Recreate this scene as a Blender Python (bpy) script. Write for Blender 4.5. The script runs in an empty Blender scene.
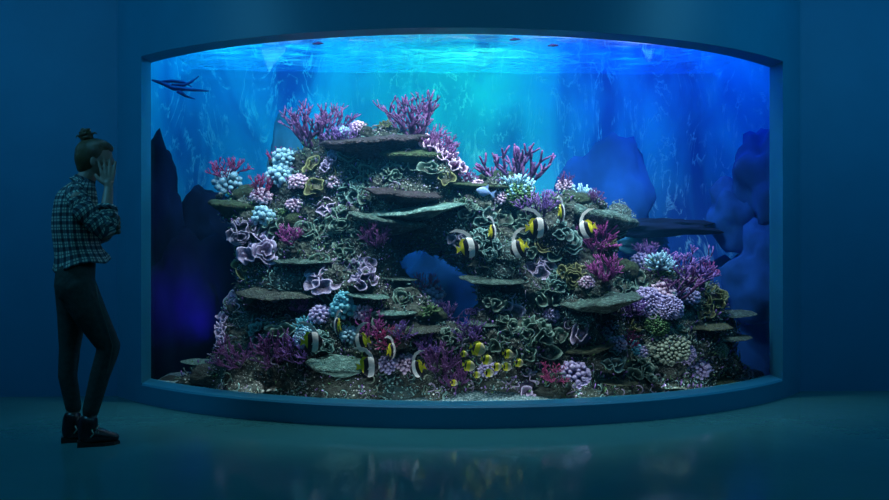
import bpy, bmesh, math, random
from mathutils import Vector, Matrix, noise
from mathutils.bvhtree import BVHTree
R = random.Random(7)
PI = math.pi
S = bpy.context.scene
COL = S.collection
# ------------------------------------------------------------------ camera
CH, F, HOR = 1.12, 900.0, 239.0
cam = bpy.data.cameras.new('camera'); camo = bpy.data.objects.new('camera', cam); COL.objects.link(camo)
camo.location = (0, 0, CH); camo.rotation_euler = (PI/2, 0, 0)
cam.sensor_width = 36; cam.lens = 36*F/889; cam.shift_y = -(250-HOR)/889
cam.clip_start = .05
S.camera = camo
S.view_settings.view_transform = 'Standard'; S.view_settings.look = 'None'
S.view_settings.gamma = 1; S.view_settings.use_curve_mapping = False; S.view_settings.exposure = 0
S.cycles.max_bounces = 8; S.cycles.transparent_max_bounces = 16
S.cycles.caustics_reflective = False; S.cycles.caustics_refractive = False
def at(px, py, d): return Vector((d*(px-444.5)/F, d, CH-(py-HOR)*d/F))
# ------------------------------------------------------------------ helpers
class MB:
    def __init__(s): s.v=[]; s.f=[]; s.t=[]; s.m=[]; s.mi=0; s.p=[]
    def add(s, vs, fs, ts=0.0, ps=None):
        o=len(s.v); s.v += [tuple(v) for v in vs]
        s.t += list(ts) if hasattr(ts,'__len__') else [ts]*len(vs)
        s.p += list(ps) if ps else [(0,0,0)]*len(vs)
        for f in fs: s.f.append(tuple(i+o for i in f)); s.m.append(s.mi)
    def tube(s, pts, rs, n=6, t0=0., t1=1., cap=True, sq=1.0, sqdir=None):
        pts=[Vector(p) for p in pts]; k=len(pts); vs=[]; ts=[]; ps=[]
        d=(pts[1]-pts[0]).normalized(); a=d.orthogonal().normalized()
        if sqdir is not None:
            a=(Vector(sqdir)-d*d.dot(Vector(sqdir))).normalized()
        L=0
        for i,p in enumerate(pts):
            if i: L+=(p-pts[i-1]).length
            d=(pts[min(i+1,k-1)]-pts[max(i-1,0)]).normalized()
            a=(a-d*a.dot(d)).normalized(); b=d.cross(a)
            r=rs[i] if hasattr(rs,'__len__') else rs
            for j in range(n):
                th=2*PI*j/n
                vs.append(p+a*(math.cos(th)*r)+b*(math.sin(th)*r*sq)); ts.append(t0+(t1-t0)*i/(k-1)); ps.append((th*r,L,0))
        fs=[(i*n+j,i*n+(j+1)%n,(i+1)*n+(j+1)%n,(i+1)*n+j) for i in range(k-1) for j in range(n)]
        if cap:
            vs+= [pts[0],pts[-1]+(pts[-1]-pts[-2]).normalized()*(rs[-1] if hasattr(rs,'__len__') else rs)*.7]; ts+=[t0,t1]; ps+=[(0,0,0),(0,L,0)]
            c0=k*n; fs+=[(c0,(j+1)%n,j) for j in range(n)]+[(c0+1,(k-1)*n+j,(k-1)*n+(j+1)%n) for j in range(n)]
        s.add(vs,fs,ts,ps)
    def ball(s, c, r, sub=1, t=0., sc=(1,1,1), rot=None, tz=None):
        bm=bmesh.new(); bmesh.ops.create_icosphere(bm,subdivisions=sub,radius=1)
        c=Vector(c); vs=[]; ts=[]
        for v in bm.verts:
            q=Vector((v.co.x*sc[0]*r,v.co.y*sc[1]*r,v.co.z*sc[2]*r))
            if rot: q=rot@q
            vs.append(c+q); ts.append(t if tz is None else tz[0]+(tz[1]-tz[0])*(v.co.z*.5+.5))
        fs=[[v.index for v in f.verts] for f in bm.faces]; bm.free(); s.add(vs,fs,ts)
    def box(s, a, b):
        x0,y0,z0=a; x1,y1,z1=b
        s.add([(x0,y0,z0),(x1,y0,z0),(x1,y1,z0),(x0,y1,z0),(x0,y0,z1),(x1,y0,z1),(x1,y1,z1),(x0,y1,z1)],
              [(0,3,2,1),(4,5,6,7),(0,1,5,4),(1,2,6,5),(2,3,7,6),(3,0,4,7)])
    def mesh(s, name, mats, smooth=True):
        me=bpy.data.meshes.new(name); me.from_pydata(s.v,[],s.f)
        for m in (mats if isinstance(mats,(list,tuple)) else [mats]): me.materials.append(m)
        me.attributes.new('t','FLOAT','POINT').data.foreach_set('value',s.t)
        me.attributes.new('puv','FLOAT_VECTOR','POINT').data.foreach_set('vector',[c for p in s.p for c in p])
        me.polygons.foreach_set('material_index',s.m)
        if smooth: me.polygons.foreach_set('use_smooth',[True]*len(me.polygons))
        me.update(); return me
    def build(s, name, mats, parent=None, smooth=True):
        o=bpy.data.objects.new(name,s.mesh(name,mats,smooth)); COL.objects.link(o)
        if parent: o.parent=parent
        return o
def tag(o, label=None, cat=None, group=None, kind=None):
    if label: o['label']=label
    if cat: o['category']=cat
    if group: o['group']=group
    if kind: o['kind']=kind
    return o
def empty(name, loc=(0,0,0)):
    o=bpy.data.objects.new(name,None); o.location=loc; COL.objects.link(o); o.empty_display_size=.05; return o
def bake(o, mods):
    """apply a list of (type, settings) modifiers and return the mesh"""
    for ty,st in mods:
        m=o.modifiers.new(ty,ty)
        for k,v in st.items(): setattr(m,k,v)
    dg=bpy.context.evaluated_depsgraph_get(); dg.update()
    me=bpy.data.meshes.new_from_object(o.evaluated_get(dg)); o.modifiers.clear()
    mats=list(o.data.materials); o.data=me; me.materials.clear()
    for m in mats: me.materials.append(m)
    me.polygons.foreach_set('use_smooth',[True]*len(me.polygons)); me.update()
    return o
def copy_tree(o, parent=None):
    c=o.copy(); COL.objects.link(c); c.parent=parent
    for ch in [x for x in KIDS.get(o.name,[])]: copy_tree(ch,c)
    return c
KIDS={}
# ------------------------------------------------------------------ materials
def nodes(name):
    m=bpy.data.materials.new(name); m.use_nodes=True; nt=m.node_tree
    return m, nt, nt.nodes['Principled BSDF']
def N(nt, ty, **kw):
    n=nt.nodes.new(ty)
    for k,v in kw.items():
        if k.startswith('i_'):
            key=k[2:]; key=int(key) if key.isdigit() else key.replace('_',' ')
            n.inputs[key].default_value=v
        else: setattr(n,k,v)
    return n
def ramp(nt, fac, stops):
    r=nt.nodes.new('ShaderNodeValToRGB'); e=r.color_ramp.elements
    while len(e)<len(stops): e.new(.5)
    for i,(p,c) in enumerate(stops): e[i].position=p; e[i].color=(*c,1) if len(c)==3 else c
    nt.links.new(fac,r.inputs[0]); return r
def mixc(nt, fac, a, b, mode='MIX'):
    m=nt.nodes.new('ShaderNodeMix'); m.data_type='RGBA'; m.blend_type=mode
    for sock,val in ((m.inputs[0],fac),(m.inputs[6],a),(m.inputs[7],b)):
        if isinstance(val,(int,float)): sock.default_value=val
        elif isinstance(val,tuple): sock.default_value=(*val,1)
        else: nt.links.new(val,sock)
    return m.outputs[2]
def bump(nt, h, bs, strength=.4, dist=.02):
    b=N(nt,'ShaderNodeBump',i_Strength=strength,i_Distance=dist); nt.links.new(h,b.inputs['Height']); nt.links.new(b.outputs[0],bs.inputs['Normal'])
def flat(name, c, rough=.6, spec=.5, metallic=0, nscale=0, amt=.15, bmp=0):
    m,nt,bs=nodes(name); bs.inputs['Roughness'].default_value=rough; bs.inputs['Specular IOR Level'].default_value=spec; bs.inputs['Metallic'].default_value=metallic
    bs.inputs['Base Color'].default_value=(*c,1)
    if nscale:
        tc=N(nt,'ShaderNodeTexCoord'); no=N(nt,'ShaderNodeTexNoise',i_Scale=nscale,i_Detail=5.); nt.links.new(tc.outputs['Object'],no.inputs[0])
        r=ramp(nt,no.outputs[0],[(.3,tuple(x*(1-amt) for x in c)),(.7,tuple(min(1,x*(1+amt)) for x in c))]); nt.links.new(r.outputs[0],bs.inputs['Base Color'])
        if bmp: bump(nt,no.outputs[0],bs,bmp)
    return m
CM={}
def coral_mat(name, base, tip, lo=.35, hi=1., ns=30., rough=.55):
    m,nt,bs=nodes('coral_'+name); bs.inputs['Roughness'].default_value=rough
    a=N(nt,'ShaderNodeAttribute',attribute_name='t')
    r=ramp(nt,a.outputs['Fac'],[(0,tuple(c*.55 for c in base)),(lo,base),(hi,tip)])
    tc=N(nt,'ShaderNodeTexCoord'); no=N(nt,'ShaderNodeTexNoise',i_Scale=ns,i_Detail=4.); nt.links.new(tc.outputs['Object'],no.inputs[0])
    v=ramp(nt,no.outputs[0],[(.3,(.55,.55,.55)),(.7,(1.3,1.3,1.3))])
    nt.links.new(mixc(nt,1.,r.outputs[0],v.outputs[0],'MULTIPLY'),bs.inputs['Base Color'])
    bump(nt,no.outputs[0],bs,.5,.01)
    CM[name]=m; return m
coral_mat('purple',(.10,.035,.15),(.24,.085,.29))
coral_mat('violet',(.07,.03,.16),(.30,.16,.55))
coral_mat('crimson',(.13,.02,.10),(.55,.06,.25))
coral_mat('magenta',(.16,.025,.17),(.60,.14,.50))
coral_mat('lavender',(.19,.15,.27),(.66,.56,.82),.3,1.)
coral_mat('greylilac',(.13,.12,.19),(.40,.36,.52),.3,1.)
coral_mat('green',(.03,.075,.055),(.16,.30,.25),.4,1.)
coral_mat('teal',(.03,.09,.09),(.22,.44,.42),.5,1.)
coral_mat('olive',(.06,.075,.02),(.26,.30,.12),.6,1.)
coral_mat('leafgreen',(.02,.06,.02),(.12,.30,.10))
coral_mat('skyblue',(.08,.20,.30),(.42,.78,.95))
coral_mat('cyan',(.04,.25,.32),(.25,.80,.95))
coral_mat('pink',(.25,.10,.25),(.95,.72,.95))
coral_mat('lilac',(.14,.10,.30),(.66,.58,.95))
coral_mat('white',(.12,.16,.15),(.75,.85,.80))
coral_mat('sage',(.05,.09,.06),(.36,.46,.36))
def rock_mat(name, a, b, c, speck=.35, sc=9., sth=.62):
    m,nt,bs=nodes(name); bs.inputs['Roughness'].default_value=.75
    tc=N(nt,'ShaderNodeTexCoord')
    n1=N(nt,'ShaderNodeTexNoise',i_Scale=sc,i_Detail=8.,i_Roughness=.65); nt.links.new(tc.outputs['Object'],n1.inputs[0])
    n2=N(nt,'ShaderNodeTexNoise',i_Scale=sc*.35,i_Detail=4.); nt.links.new(tc.outputs['Object'],n2.inputs[0])
    r=ramp(nt,n1.outputs[0],[(.32,a),(.52,b),(.72,c)])
    vo=N(nt,'ShaderNodeTexVoronoi',i_Scale=75.); nt.links.new(tc.outputs['Object'],vo.inputs[0])
    k=ramp(nt,vo.outputs['Distance'],[(.12,(1,1,1)),(.3,(0,0,0))])
    g=ramp(nt,n2.outputs[0],[(sth-.1,(0,0,0)),(sth,(1,1,1))])
    f=mixc(nt,1.,k.outputs[0],g.outputs[0],'MULTIPLY')
    col=mixc(nt,f,r.outputs[0],(speck*.8,speck,speck*.95))
    nt.links.new(col,bs.inputs['Base Color'])
    vb=N(nt,'ShaderNodeTexVoronoi',i_Scale=sc*4); nt.links.new(tc.outputs['Object'],vb.inputs[0])
    h=mixc(nt,.5,n1.outputs[0],vb.outputs['Distance'])
    bump(nt,h,bs,.9,.04)
    return m
ROCK=rock_mat('reef_stone',(.008,.012,.012),(.022,.038,.03),(.07,.11,.08),.5,sth=.52)
LEDGE=rock_mat('highlit_mossy_ledge',(.01,.035,.03),(.05,.13,.11),(.32,.58,.50),.75,18.,.55)  # moss tones; the palest also carries painted speckled highlights
OLIVEL=rock_mat('olive_ledge',(.03,.04,.02),(.09,.13,.07),(.24,.30,.18),.6,14.,.65)
TABLE=rock_mat('pale_table_stone',(.04,.11,.10),(.10,.26,.23),(.40,.72,.64),.85,14.,.5)
DARKR=rock_mat('dark_stone',(.005,.005,.008),(.014,.012,.02),(.07,.05,.08),.25,9.,.62)
MOSS=rock_mat('moss_stone',(.012,.025,.01),(.03,.07,.025),(.08,.17,.07),.3,12.,.7)
FARR=flat('hazed_far_stone',(.01,.09,.40),.9,.1,nscale=2.5,amt=.35)  # blue water haze over distant rock is mixed into its colour
MIDR=flat('hazed_mid_stone',(.05,.22,.36),.9,.1,nscale=2.5,amt=.25)  # paler haze tint in the colour, close to the backdrop
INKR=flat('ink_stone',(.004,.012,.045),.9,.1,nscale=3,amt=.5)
# ------------------------------------------------------------------ room frame geometry (plan view)
TH=.0401; M0=Vector((.145,6.44)); U=Vector((math.cos(TH),math.sin(TH))); V=Vector((-math.sin(TH),math.cos(TH)))
def W(x,y,z): p=M0+U*x+V*y; return Vector((p.x,p.y,z))
HC,SAG=2.227,.98; RG=(HC*HC+SAG*SAG)/(2*SAG); CYL=RG-SAG; RO=RG+.14
ZB,ZT,ZC=.132,2.369,3.25
def arc(x,r): return CYL-math.sqrt(r*r-x*x)
CW=W(0,CYL,0)
def glassd(px):
    k=(px-444.5)/F; a=1+k*k; b=-2*(k*CW.x+CW.y); c=CW.x**2+CW.y**2-RG*RG; D=b*b-4*a*c
    return (-b-math.sqrt(max(D,0)))/(2*a)
def strip(mb, la, lb, close=False):
    n=len(la); fs=[(i,i+1,n+i+1,n+i) for i in range(n-1)]
    mb.add(list(la)+list(lb),fs)
# walls
wallm=flat('wall_paint',(.01,.165,.295),.6,.3,nscale=3,amt=.05)
panelm=flat('panel_paint',(.012,.20,.33),.45,.4,nscale=3,amt=.05)
floorm,nt,bs=nodes('polished_floor')
bs.inputs['Base Color'].default_value=(.08,.28,.32,1); bs.inputs['Roughness'].default_value=.09; bs.inputs['Specular IOR Level'].default_value=.14
tc=N(nt,'ShaderNodeTexCoord'); no=N(nt,'ShaderNodeTexNoise',i_Scale=1.3,i_Detail=6.); nt.links.new(tc.outputs['Object'],no.inputs[0])
r=ramp(nt,no.outputs[0],[(.3,(.03,.16,.165)),(.7,(.037,.185,.19))]); nt.links.new(r.outputs[0],bs.inputs['Base Color'])
n2=N(nt,'ShaderNodeTexNoise',i_Scale=9.,i_Detail=3.); nt.links.new(tc.outputs['Object'],n2.inputs[0]); bump(nt,n2.outputs[0],bs,.06,.02)
XE=2.475; YW=arc(XE,RO)
xo=[-XE+2*XE*i/96 for i in range(97)]
def structure(mb,name,mat,smooth=False):
    o=mb.build(name,mat,None,smooth); o['kind']='structure'; return o
# floor: from behind the camera to the foot of the curved front
mb=MB(); mb.box((-6.5,-3.5,-.12),(6.5,10.2,0)); structure(mb,'floor',floorm)
mb=MB(); mb.box((-6.5,-3.5,ZC),(6.5,10.2,ZC+.1)); structure(mb,'ceiling',flat('ceiling_paint',(.06,.14,.22),.8,nscale=3))
mb=MB(); mb.box((-6.6,-3.5,0),(-6.5,10.2,ZC)); structure(mb,'wall_left',wallm)
mb=MB(); mb.box((6.5,-3.5,0),(6.6,10.2,ZC)); structure(mb,'wall_right',wallm)
mb=MB(); mb.box((-6.5,-3.6,0),(6.5,-3.5,ZC)); structure(mb,'wall_rear',wallm)
mb=MB()
for sx in (-1,1):
    x0,x1=sx*(XE-.005),sx*6.8
    a=[W(x0,YW,0),W(x1,YW,0)]; b=[W(x0,YW,ZC),W(x1,YW,ZC)]
    strip(mb,a,b); strip(mb,[W(x0,.18,0),W(x1,.18,0)],[W(x0,.18,ZC),W(x1,.18,ZC)])
structure(mb,'wall_front',wallm)
# curved surround: fascia, apron, jamb faces, reveals
mb=MB()
def clampx(x): return max(-HC,min(HC,x))
xi=[-HC+2*HC*i/80 for i in range(81)]
strip(mb,[W(x,arc(x,RO),ZT) for x in xi],[W(x,arc(x,RO),ZC) for x in xi])      # fascia
strip(mb,[W(x,arc(x,RO),0) for x in xi],[W(x,arc(x,RO),ZB-.012) for x in xi])       # apron
strip(mb,[W(x,arc(x,RO),ZB-.012) for x in xi],[W(x,arc(x,RO)+.012,ZB) for x in xi])   # eased edge
strip(mb,[W(x,arc(x,RO)+.012,ZB) for x in xi],[W(x,arc(x,RG)+.03,ZB) for x in xi])    # sill
strip(mb,[W(x,arc(x,RO),ZT) for x in xi],[W(x,arc(x,RG)+.03,ZT) for x in xi])        # head
strip(mb,[W(x,arc(x,RG)+.03,ZT) for x in xi],[W(x,arc(x,RG)+.03,ZC) for x in xi])
strip(mb,[W(x,arc(x,RG)+.03,-.0) for x in xi],[W(x,arc(x,RG)+.03,ZB) for x in xi])
for sx in (-1,1):
    xs=[sx*(HC+(XE-HC)*i/6) for i in range(7)]
    strip(mb,[W(x,arc(x,RO),0) for x in xs],[W(x,arc(x,RO),ZC) for x in xs])
    strip(mb,[W(sx*HC,arc(HC,RO),ZB),W(sx*HC,.03,ZB)],[W(sx*HC,arc(HC,RO),ZT),W(sx*HC,.03,ZT)])
o=structure(mb,'trim_1',panelm)
# glass pane
gm=bpy.data.materials.new('aquarium_glass'); gm.use_nodes=True; nt=gm.node_tree; nt.nodes.clear()
out=N(nt,'ShaderNodeOutputMaterial'); tr=N(nt,'ShaderNodeBsdfTransparent',i_Color=(.97,.99,1,1)); gl=N(nt,'ShaderNodeBsdfGlossy',i_Roughness=.02); fr=N(nt,'ShaderNodeFresnel',i_IOR=1.25)
mx=N(nt,'ShaderNodeMixShader'); nt.links.new(fr.outputs[0],mx.inputs[0]); nt.links.new(tr.outputs[0],mx.inputs[1]); nt.links.new(gl.outputs[0],mx.inputs[2]); nt.links.new(mx.outputs[0],out.inputs[0])
mb=MB(); xg=[-HC+.004+(2*HC-.008)*i/96 for i in range(97)]
for dy in (0,.02): strip(mb,[W(x,arc(x,RG)+dy,ZB+.003) for x in xg],[W(x,arc(x,RG)+dy,ZT-.003) for x in xg])
o=structure(mb,'window_1',gm,True)
# ------------------------------------------------------------------ tank shell
YB=1.35
glow_backdrop,nt,bs=nodes('painted_glow_backdrop'); bs.inputs['Roughness'].default_value=.9; bs.inputs['Specular IOR Level'].default_value=.1
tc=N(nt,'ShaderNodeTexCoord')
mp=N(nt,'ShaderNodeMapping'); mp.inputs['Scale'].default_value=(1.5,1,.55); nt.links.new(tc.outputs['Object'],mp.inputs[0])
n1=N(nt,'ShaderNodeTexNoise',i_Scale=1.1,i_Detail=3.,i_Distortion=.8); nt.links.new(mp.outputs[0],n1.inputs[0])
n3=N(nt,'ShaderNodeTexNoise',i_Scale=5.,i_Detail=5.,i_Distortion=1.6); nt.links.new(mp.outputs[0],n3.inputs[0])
base=ramp(nt,n1.outputs[0],[(.36,(.015,.11,.42)),(.50,(.03,.36,.68)),(.63,(.06,.62,.85))])  # cloudy glow of the water painted into the backdrop colour
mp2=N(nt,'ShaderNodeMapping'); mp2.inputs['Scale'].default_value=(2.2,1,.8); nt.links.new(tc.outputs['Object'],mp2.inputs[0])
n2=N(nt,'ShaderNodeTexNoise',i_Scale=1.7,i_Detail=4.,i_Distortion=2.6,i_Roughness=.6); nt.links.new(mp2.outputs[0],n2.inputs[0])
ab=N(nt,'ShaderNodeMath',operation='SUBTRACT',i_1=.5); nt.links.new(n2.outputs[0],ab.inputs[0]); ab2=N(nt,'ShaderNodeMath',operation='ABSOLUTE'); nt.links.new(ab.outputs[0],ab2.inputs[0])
light_streaks=ramp(nt,ab2.outputs[0],[(0,(1,1,1)),(.03,(0,0,0))])  # pale streaks imitating light rays, painted on the backdrop
wg=ramp(nt,n3.outputs[0],[(.42,(0,0,0)),(.62,(.8,.8,.8))]); wf=mixc(nt,1.,light_streaks.outputs[0],wg.outputs[0],'MULTIPLY')
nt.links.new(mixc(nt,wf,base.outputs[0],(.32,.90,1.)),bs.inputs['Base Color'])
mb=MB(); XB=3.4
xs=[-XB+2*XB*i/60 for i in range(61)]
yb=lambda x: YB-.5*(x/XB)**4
strip(mb,[W(x,yb(x),0) for x in xs],[W(x,yb(x),ZC) for x in xs]); structure(mb,'wall_tank_back',glow_backdrop,True)
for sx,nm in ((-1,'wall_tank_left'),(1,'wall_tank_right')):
    mb=MB(); strip(mb,[W(sx*XB,0.1,0),W(sx*XB,yb(XB),0)],[W(sx*XB,0.1,ZC),W(sx*XB,yb(XB),ZC)]); structure(mb,nm,glow_backdrop)
# sand bed
sandm,nt,bs=nodes('coarse_sand'); bs.inputs['Roughness'].default_value=.8
tc=N(nt,'ShaderNodeTexCoord'); vo=N(nt,'ShaderNodeTexVoronoi',i_Scale=70.); nt.links.new(tc.outputs['Object'],vo.inputs[0])
r=ramp(nt,vo.outputs['Distance'],[(.1,(.55,.78,.82)),(.6,(.10,.22,.24))]); nt.links.new(r.outputs[0],bs.inputs['Base Color']); bump(nt,vo.outputs['Distance'],bs,.9,.02)
mb=MB(); nx,ny=120,24; vs=[]
for j in range(ny+1):
    for i in range(nx+1):
        x=-HC*.999+2*HC*.999*i/nx; y0=arc(x,RG)+.035; y=y0+(yb(x)-y0)*j/ny
        p=W(x,y,0); z=.10+.075*math.exp(-((x-.1)/.45)**2)*math.exp(-((y+.62)/.25)**2)+.012*noise.noise(Vector((p.x*5,p.y*5,0)))
        p.z=z; vs.append(p)
mb.add(vs,[(j*(nx+1)+i,j*(nx+1)+i+1,(j+1)*(nx+1)+i+1,(j+1)*(nx+1)+i) for j in range(ny) for i in range(nx)])
o=mb.build('sand_bed',sandm); tag(o,'pale cyan gravel bed along the foot of the reef behind the glass','sand',kind='stuff')
# water surface
wm=bpy.data.materials.new('water_surface'); wm.use_nodes=True; nt=wm.node_tree; nt.nodes.clear()
out=N(nt,'ShaderNodeOutputMaterial'); tr=N(nt,'ShaderNodeBsdfTransparent',i_Color=(.85,.97,1,1)); gl=N(nt,'ShaderNodeBsdfGlossy',i_Roughness=.08); gl.inputs['Color'].default_value=(.4,.8,1,1)
tl=N(nt,'ShaderNodeBsdfTranslucent'); tl.inputs['Color'].default_value=(.5,.85,1,1)
tc=N(nt,'ShaderNodeTexCoord'); mp=N(nt,'ShaderNodeMapping'); mp.inputs['Scale'].default_value=(3.2,7,1); nt.links.new(tc.outputs['Object'],mp.inputs[0])
no=N(nt,'ShaderNodeTexNoise',i_Scale=1.6,i_Detail=5.,i_Distortion=1.); nt.links.new(mp.outputs[0],no.inputs[0])
bp=N(nt,'ShaderNodeBump',i_Strength=1.,i_Distance=.06); nt.links.new(no.outputs[0],bp.inputs['Height']); nt.links.new(bp.outputs[0],gl.inputs['Normal']); nt.links.new(bp.outputs[0],tl.inputs['Normal'])
m1=N(nt,'ShaderNodeMixShader',i_0=.35); m2=N(nt,'ShaderNodeMixShader')
rp=ramp(nt,no.outputs[0],[(.45,(.03,.03,.03)),(.66,(.3,.3,.3))]); nt.links.new(rp.outputs[0],m2.inputs[0])
nt.links.new(tr.outputs[0],m1.inputs[1]); nt.links.new(gl.outputs[0],m1.inputs[2]); nt.links.new(m1.outputs[0],m2.inputs[1]); nt.links.new(tl.outputs[0],m2.inputs[2]); nt.links.new(m2.outputs[0],out.inputs[0])
mb=MB(); nx,ny=160,60; vs=[]; ZS=2.56
for j in range(ny+1):
    for i in range(nx+1):
        x=-HC+2*HC*i/nx; x=x*1.0; y0=arc(x,RG)+.04; y=y0+(yb(x)-.01-y0)*j/ny
        p=W(x,y,0); p.z=ZS+.018*noise.noise(Vector((p.x*3,p.y*7,2)))+.008*noise.noise(Vector((p.x*9,p.y*16,5))); vs.append(p)
mb.add(vs,[(j*(nx+1)+i,j*(nx+1)+i+1,(j+1)*(nx+1)+i+1,(j+1)*(nx+1)+i) for j in range(ny) for i in range(nx)])
o=mb.build('water_surface',wm); tag(o,'rippled bright water surface along the top of the aquarium window','water',kind='stuff')
wv_=bpy.data.materials.new('tank_water'); wv_.use_nodes=True; nt=wv_.node_tree; nt.nodes.clear()
out=N(nt,'ShaderNodeOutputMaterial'); vs_=N(nt,'ShaderNodeVolumePrincipled',i_Density=.06,i_Anisotropy=.2); vs_.inputs['Color'].default_value=(.05,.45,1,1); vs_.inputs['Absorption Color'].default_value=(.6,.85,1,1)
nt.links.new(vs_.outputs[0],out.inputs['Volume'])
mb=MB(); xw=[-HC+.01+2*(HC-.01)*i/60 for i in range(61)]
fl=[W(x,arc(x,RG)+.032,.02) for x in xw]; ft=[W(x,arc(x,RG)+.032,ZS-.04) for x in xw]; bl=[W(x,YB-.03-.5*(x/3.4)**4,.02) for x in xw]; bt_=[W(x,YB-.03-.5*(x/3.4)**4,ZS-.04) for x in xw]
k=61; mb.add(fl+ft+bl+bt_,[(i,i+1,k+i+1,k+i) for i in range(60)]+[(2*k+i+1,2*k+i,3*k+i,3*k+i+1) for i in range(60)]+[(k+i,k+i+1,3*k+i+1,3*k+i) for i in range(60)]+[(i+1,i,2*k+i,2*k+i+1) for i in range(60)]+[(0,k,3*k,2*k),(k-1,3*k-1,4*k-1,2*k-1)][0:1]+[(k-1,3*k-1,4*k-1,2*k-1)])
o=mb.build('tank_water',wv_,None,False); tag(o,'clear blue water filling the aquarium behind the curved glass','water',kind='stuff')
# ------------------------------------------------------------------ lamps
EL=.33; ER=.53; ROOM=6.8
def area(name,loc,target,col,e,sx,sy,spread=180):
    l=bpy.data.lights.new(name,'AREA'); l.shape='RECTANGLE'; l.size=sx; l.size_y=sy; l.color=col; l.energy=e; l.spread=math.radians(spread)
    o=bpy.data.objects.new(name,l); COL.objects.link(o); o.location=loc
    o.rotation_euler=(Vector(target)-Vector(loc)).to_track_quat('-Z','Z').to_euler(); return o
def spot(name,loc,target,col,e,ang,blend=.8,rad=.08):
    l=bpy.data.lights.new(name,'SPOT'); l.color=col; l.energy=e; l.spot_size=math.radians(ang); l.spot_blend=blend; l.shadow_soft_size=rad
    o=bpy.data.objects.new(name,l); COL.objects.link(o); o.location=loc
    o.rotation_euler=(Vector(target)-Vector(loc)).to_track_quat('-Z','Z').to_euler(); return o
# back-wall washers hung over the water
area('lamp_cyan',W(-1.55,.4,3.0),W(-1.6,1.35,1.9),(.01,.55,1),72*EL,1.3,.15)
area('lamp_deep_blue',W(-.55,.4,3.0),W(-.6,1.35,1.9),(.01,.25,.8),11*EL,.7,.15)
area('lamp_teal',W(.05,.4,3.0),W(.05,1.35,1.9),(.06,.80,.35),44*EL,.8,.15,120)
area('lamp_blue',W(1.5,.4,3.0),W(1.5,1.35,1.7),(.0,.14,1),95*EL,1.7,.15)
spot('lamp_cyan_beam',W(-1.35,.7,3.0),W(-1.2,1.35,1.6),(.05,.75,1),95*EL,44)
spot('lamp_teal_beam',W(.1,.7,3.0),W(.15,1.35,2.1),(.08,.85,.35),24*EL,36)
spot('lamp_blue_beam',W(1.35,.6,3.0),W(1.4,1.35,1.5),(.0,.30,1),80*EL,60)
area('low_blue_fill',W(2.0,.95,.35),W(1.7,1.35,1.2),(.0,.10,1),6*EL,1.2,.1)  # fill light added low under water, keeps the right backdrop blue
area('arch_blue_fill',W(-.15,.95,.4),W(-.1,1.35,1.0),(.0,.25,1),1.5*EL,.5,.1)  # underwater fill behind the reef, for the backdrop in the hole
# reef lights just inside the top of the glass
for i,(x,e) in enumerate(((-1.5,24),(-.75,34),(0,38),(.75,38),(1.5,30))):
    area('reef_lamp',W(x,arc(x,RG)+.28,2.95),W(x*.9,.0,.9),(.95,.97,1),e*ER,.5,.2,95)
for i,x in enumerate((-1.5,-.9,-.3,.3,.9,1.5)):
    area('foot_fill',W(x,arc(x,RG)+.06,.122),W(x*.95,.1,.8),(.85,.95,1),.45,.5,.03)  # unseen fill added behind the sill to brighten the lower reef
area('lamp_violet',W(-1.9,.2,.45),W(-2.3,.62,.75),(.22,.02,1),1.6,.3,.05,90)
# room: dim blue-green fill lights added out of view under the ceiling
area('room_fill',(0,2.5,3.2),(0,5.2,.9),(.08,.55,.85),4*ROOM,5.,.5)
area('room_fill',(-3.3,4.3,3.2),(-2.6,6.3,1.2),(.07,.48,.85),7*ROOM,1.,1.)
area('room_fill',(3.3,4.75,3.2),(2.8,6.5,1.2),(.07,.48,.85),7*ROOM,1.,1.)
w=bpy.data.worlds.new('world'); S.world=w; w.use_nodes=True; w.node_tree.nodes['Background'].inputs[0].default_value=(0,.01,.02,1)
# ------------------------------------------------------------------ reef massif
def Dp(px,py): return glassd(px)+.14+.90*max(0,min(1.05,(398-py)/280))
OUTL=[(176,402),(183,380),(196,366),(216,352),(220,325),(220,296),(234,285),(236,262),(233,236),(222,216),(216,196),(238,191),(262,206),(266,180),(274,160),(292,150),(304,138),(345,132),(372,124),(412,124),(432,146),(455,166),(466,184),(492,178),(508,168),(528,182),(541,198),(560,192),(594,192),(604,206),(632,217),(636,232),(620,240),(618,262),(640,264),(657,256),(688,272),(720,288),(732,310),(740,330),(738,350),(748,372),(752,402)]
HOLE=[(394,260),(425,246),(452,262),(478,276),(482,302),(466,332),(443,322),(430,298),(406,282)]
def inside(p,poly):
    x,y=p; c=False; n=len(poly)
    for i in range(n):
        x1,y1=poly[i]; x2,y2=poly[(i+1)%n]
        if (y1>y)!=(y2>y) and x<(x2-x1)*(y-y1)/(y2-y1)+x1: c=not c
    return c
def edist(p,poly):
    P=Vector(p); best=1e9; n=len(poly)
    for i in range(n):
        a=Vector(poly[i]); b=Vector(poly[(i+1)%n]); ab=b-a; t=max(0,min(1,(P-a).dot(ab)/ab.length_squared)); best=min(best,(P-a-ab*t).length)
    return best
mb=MB(); rr=random.Random(3)
y=122
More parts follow.
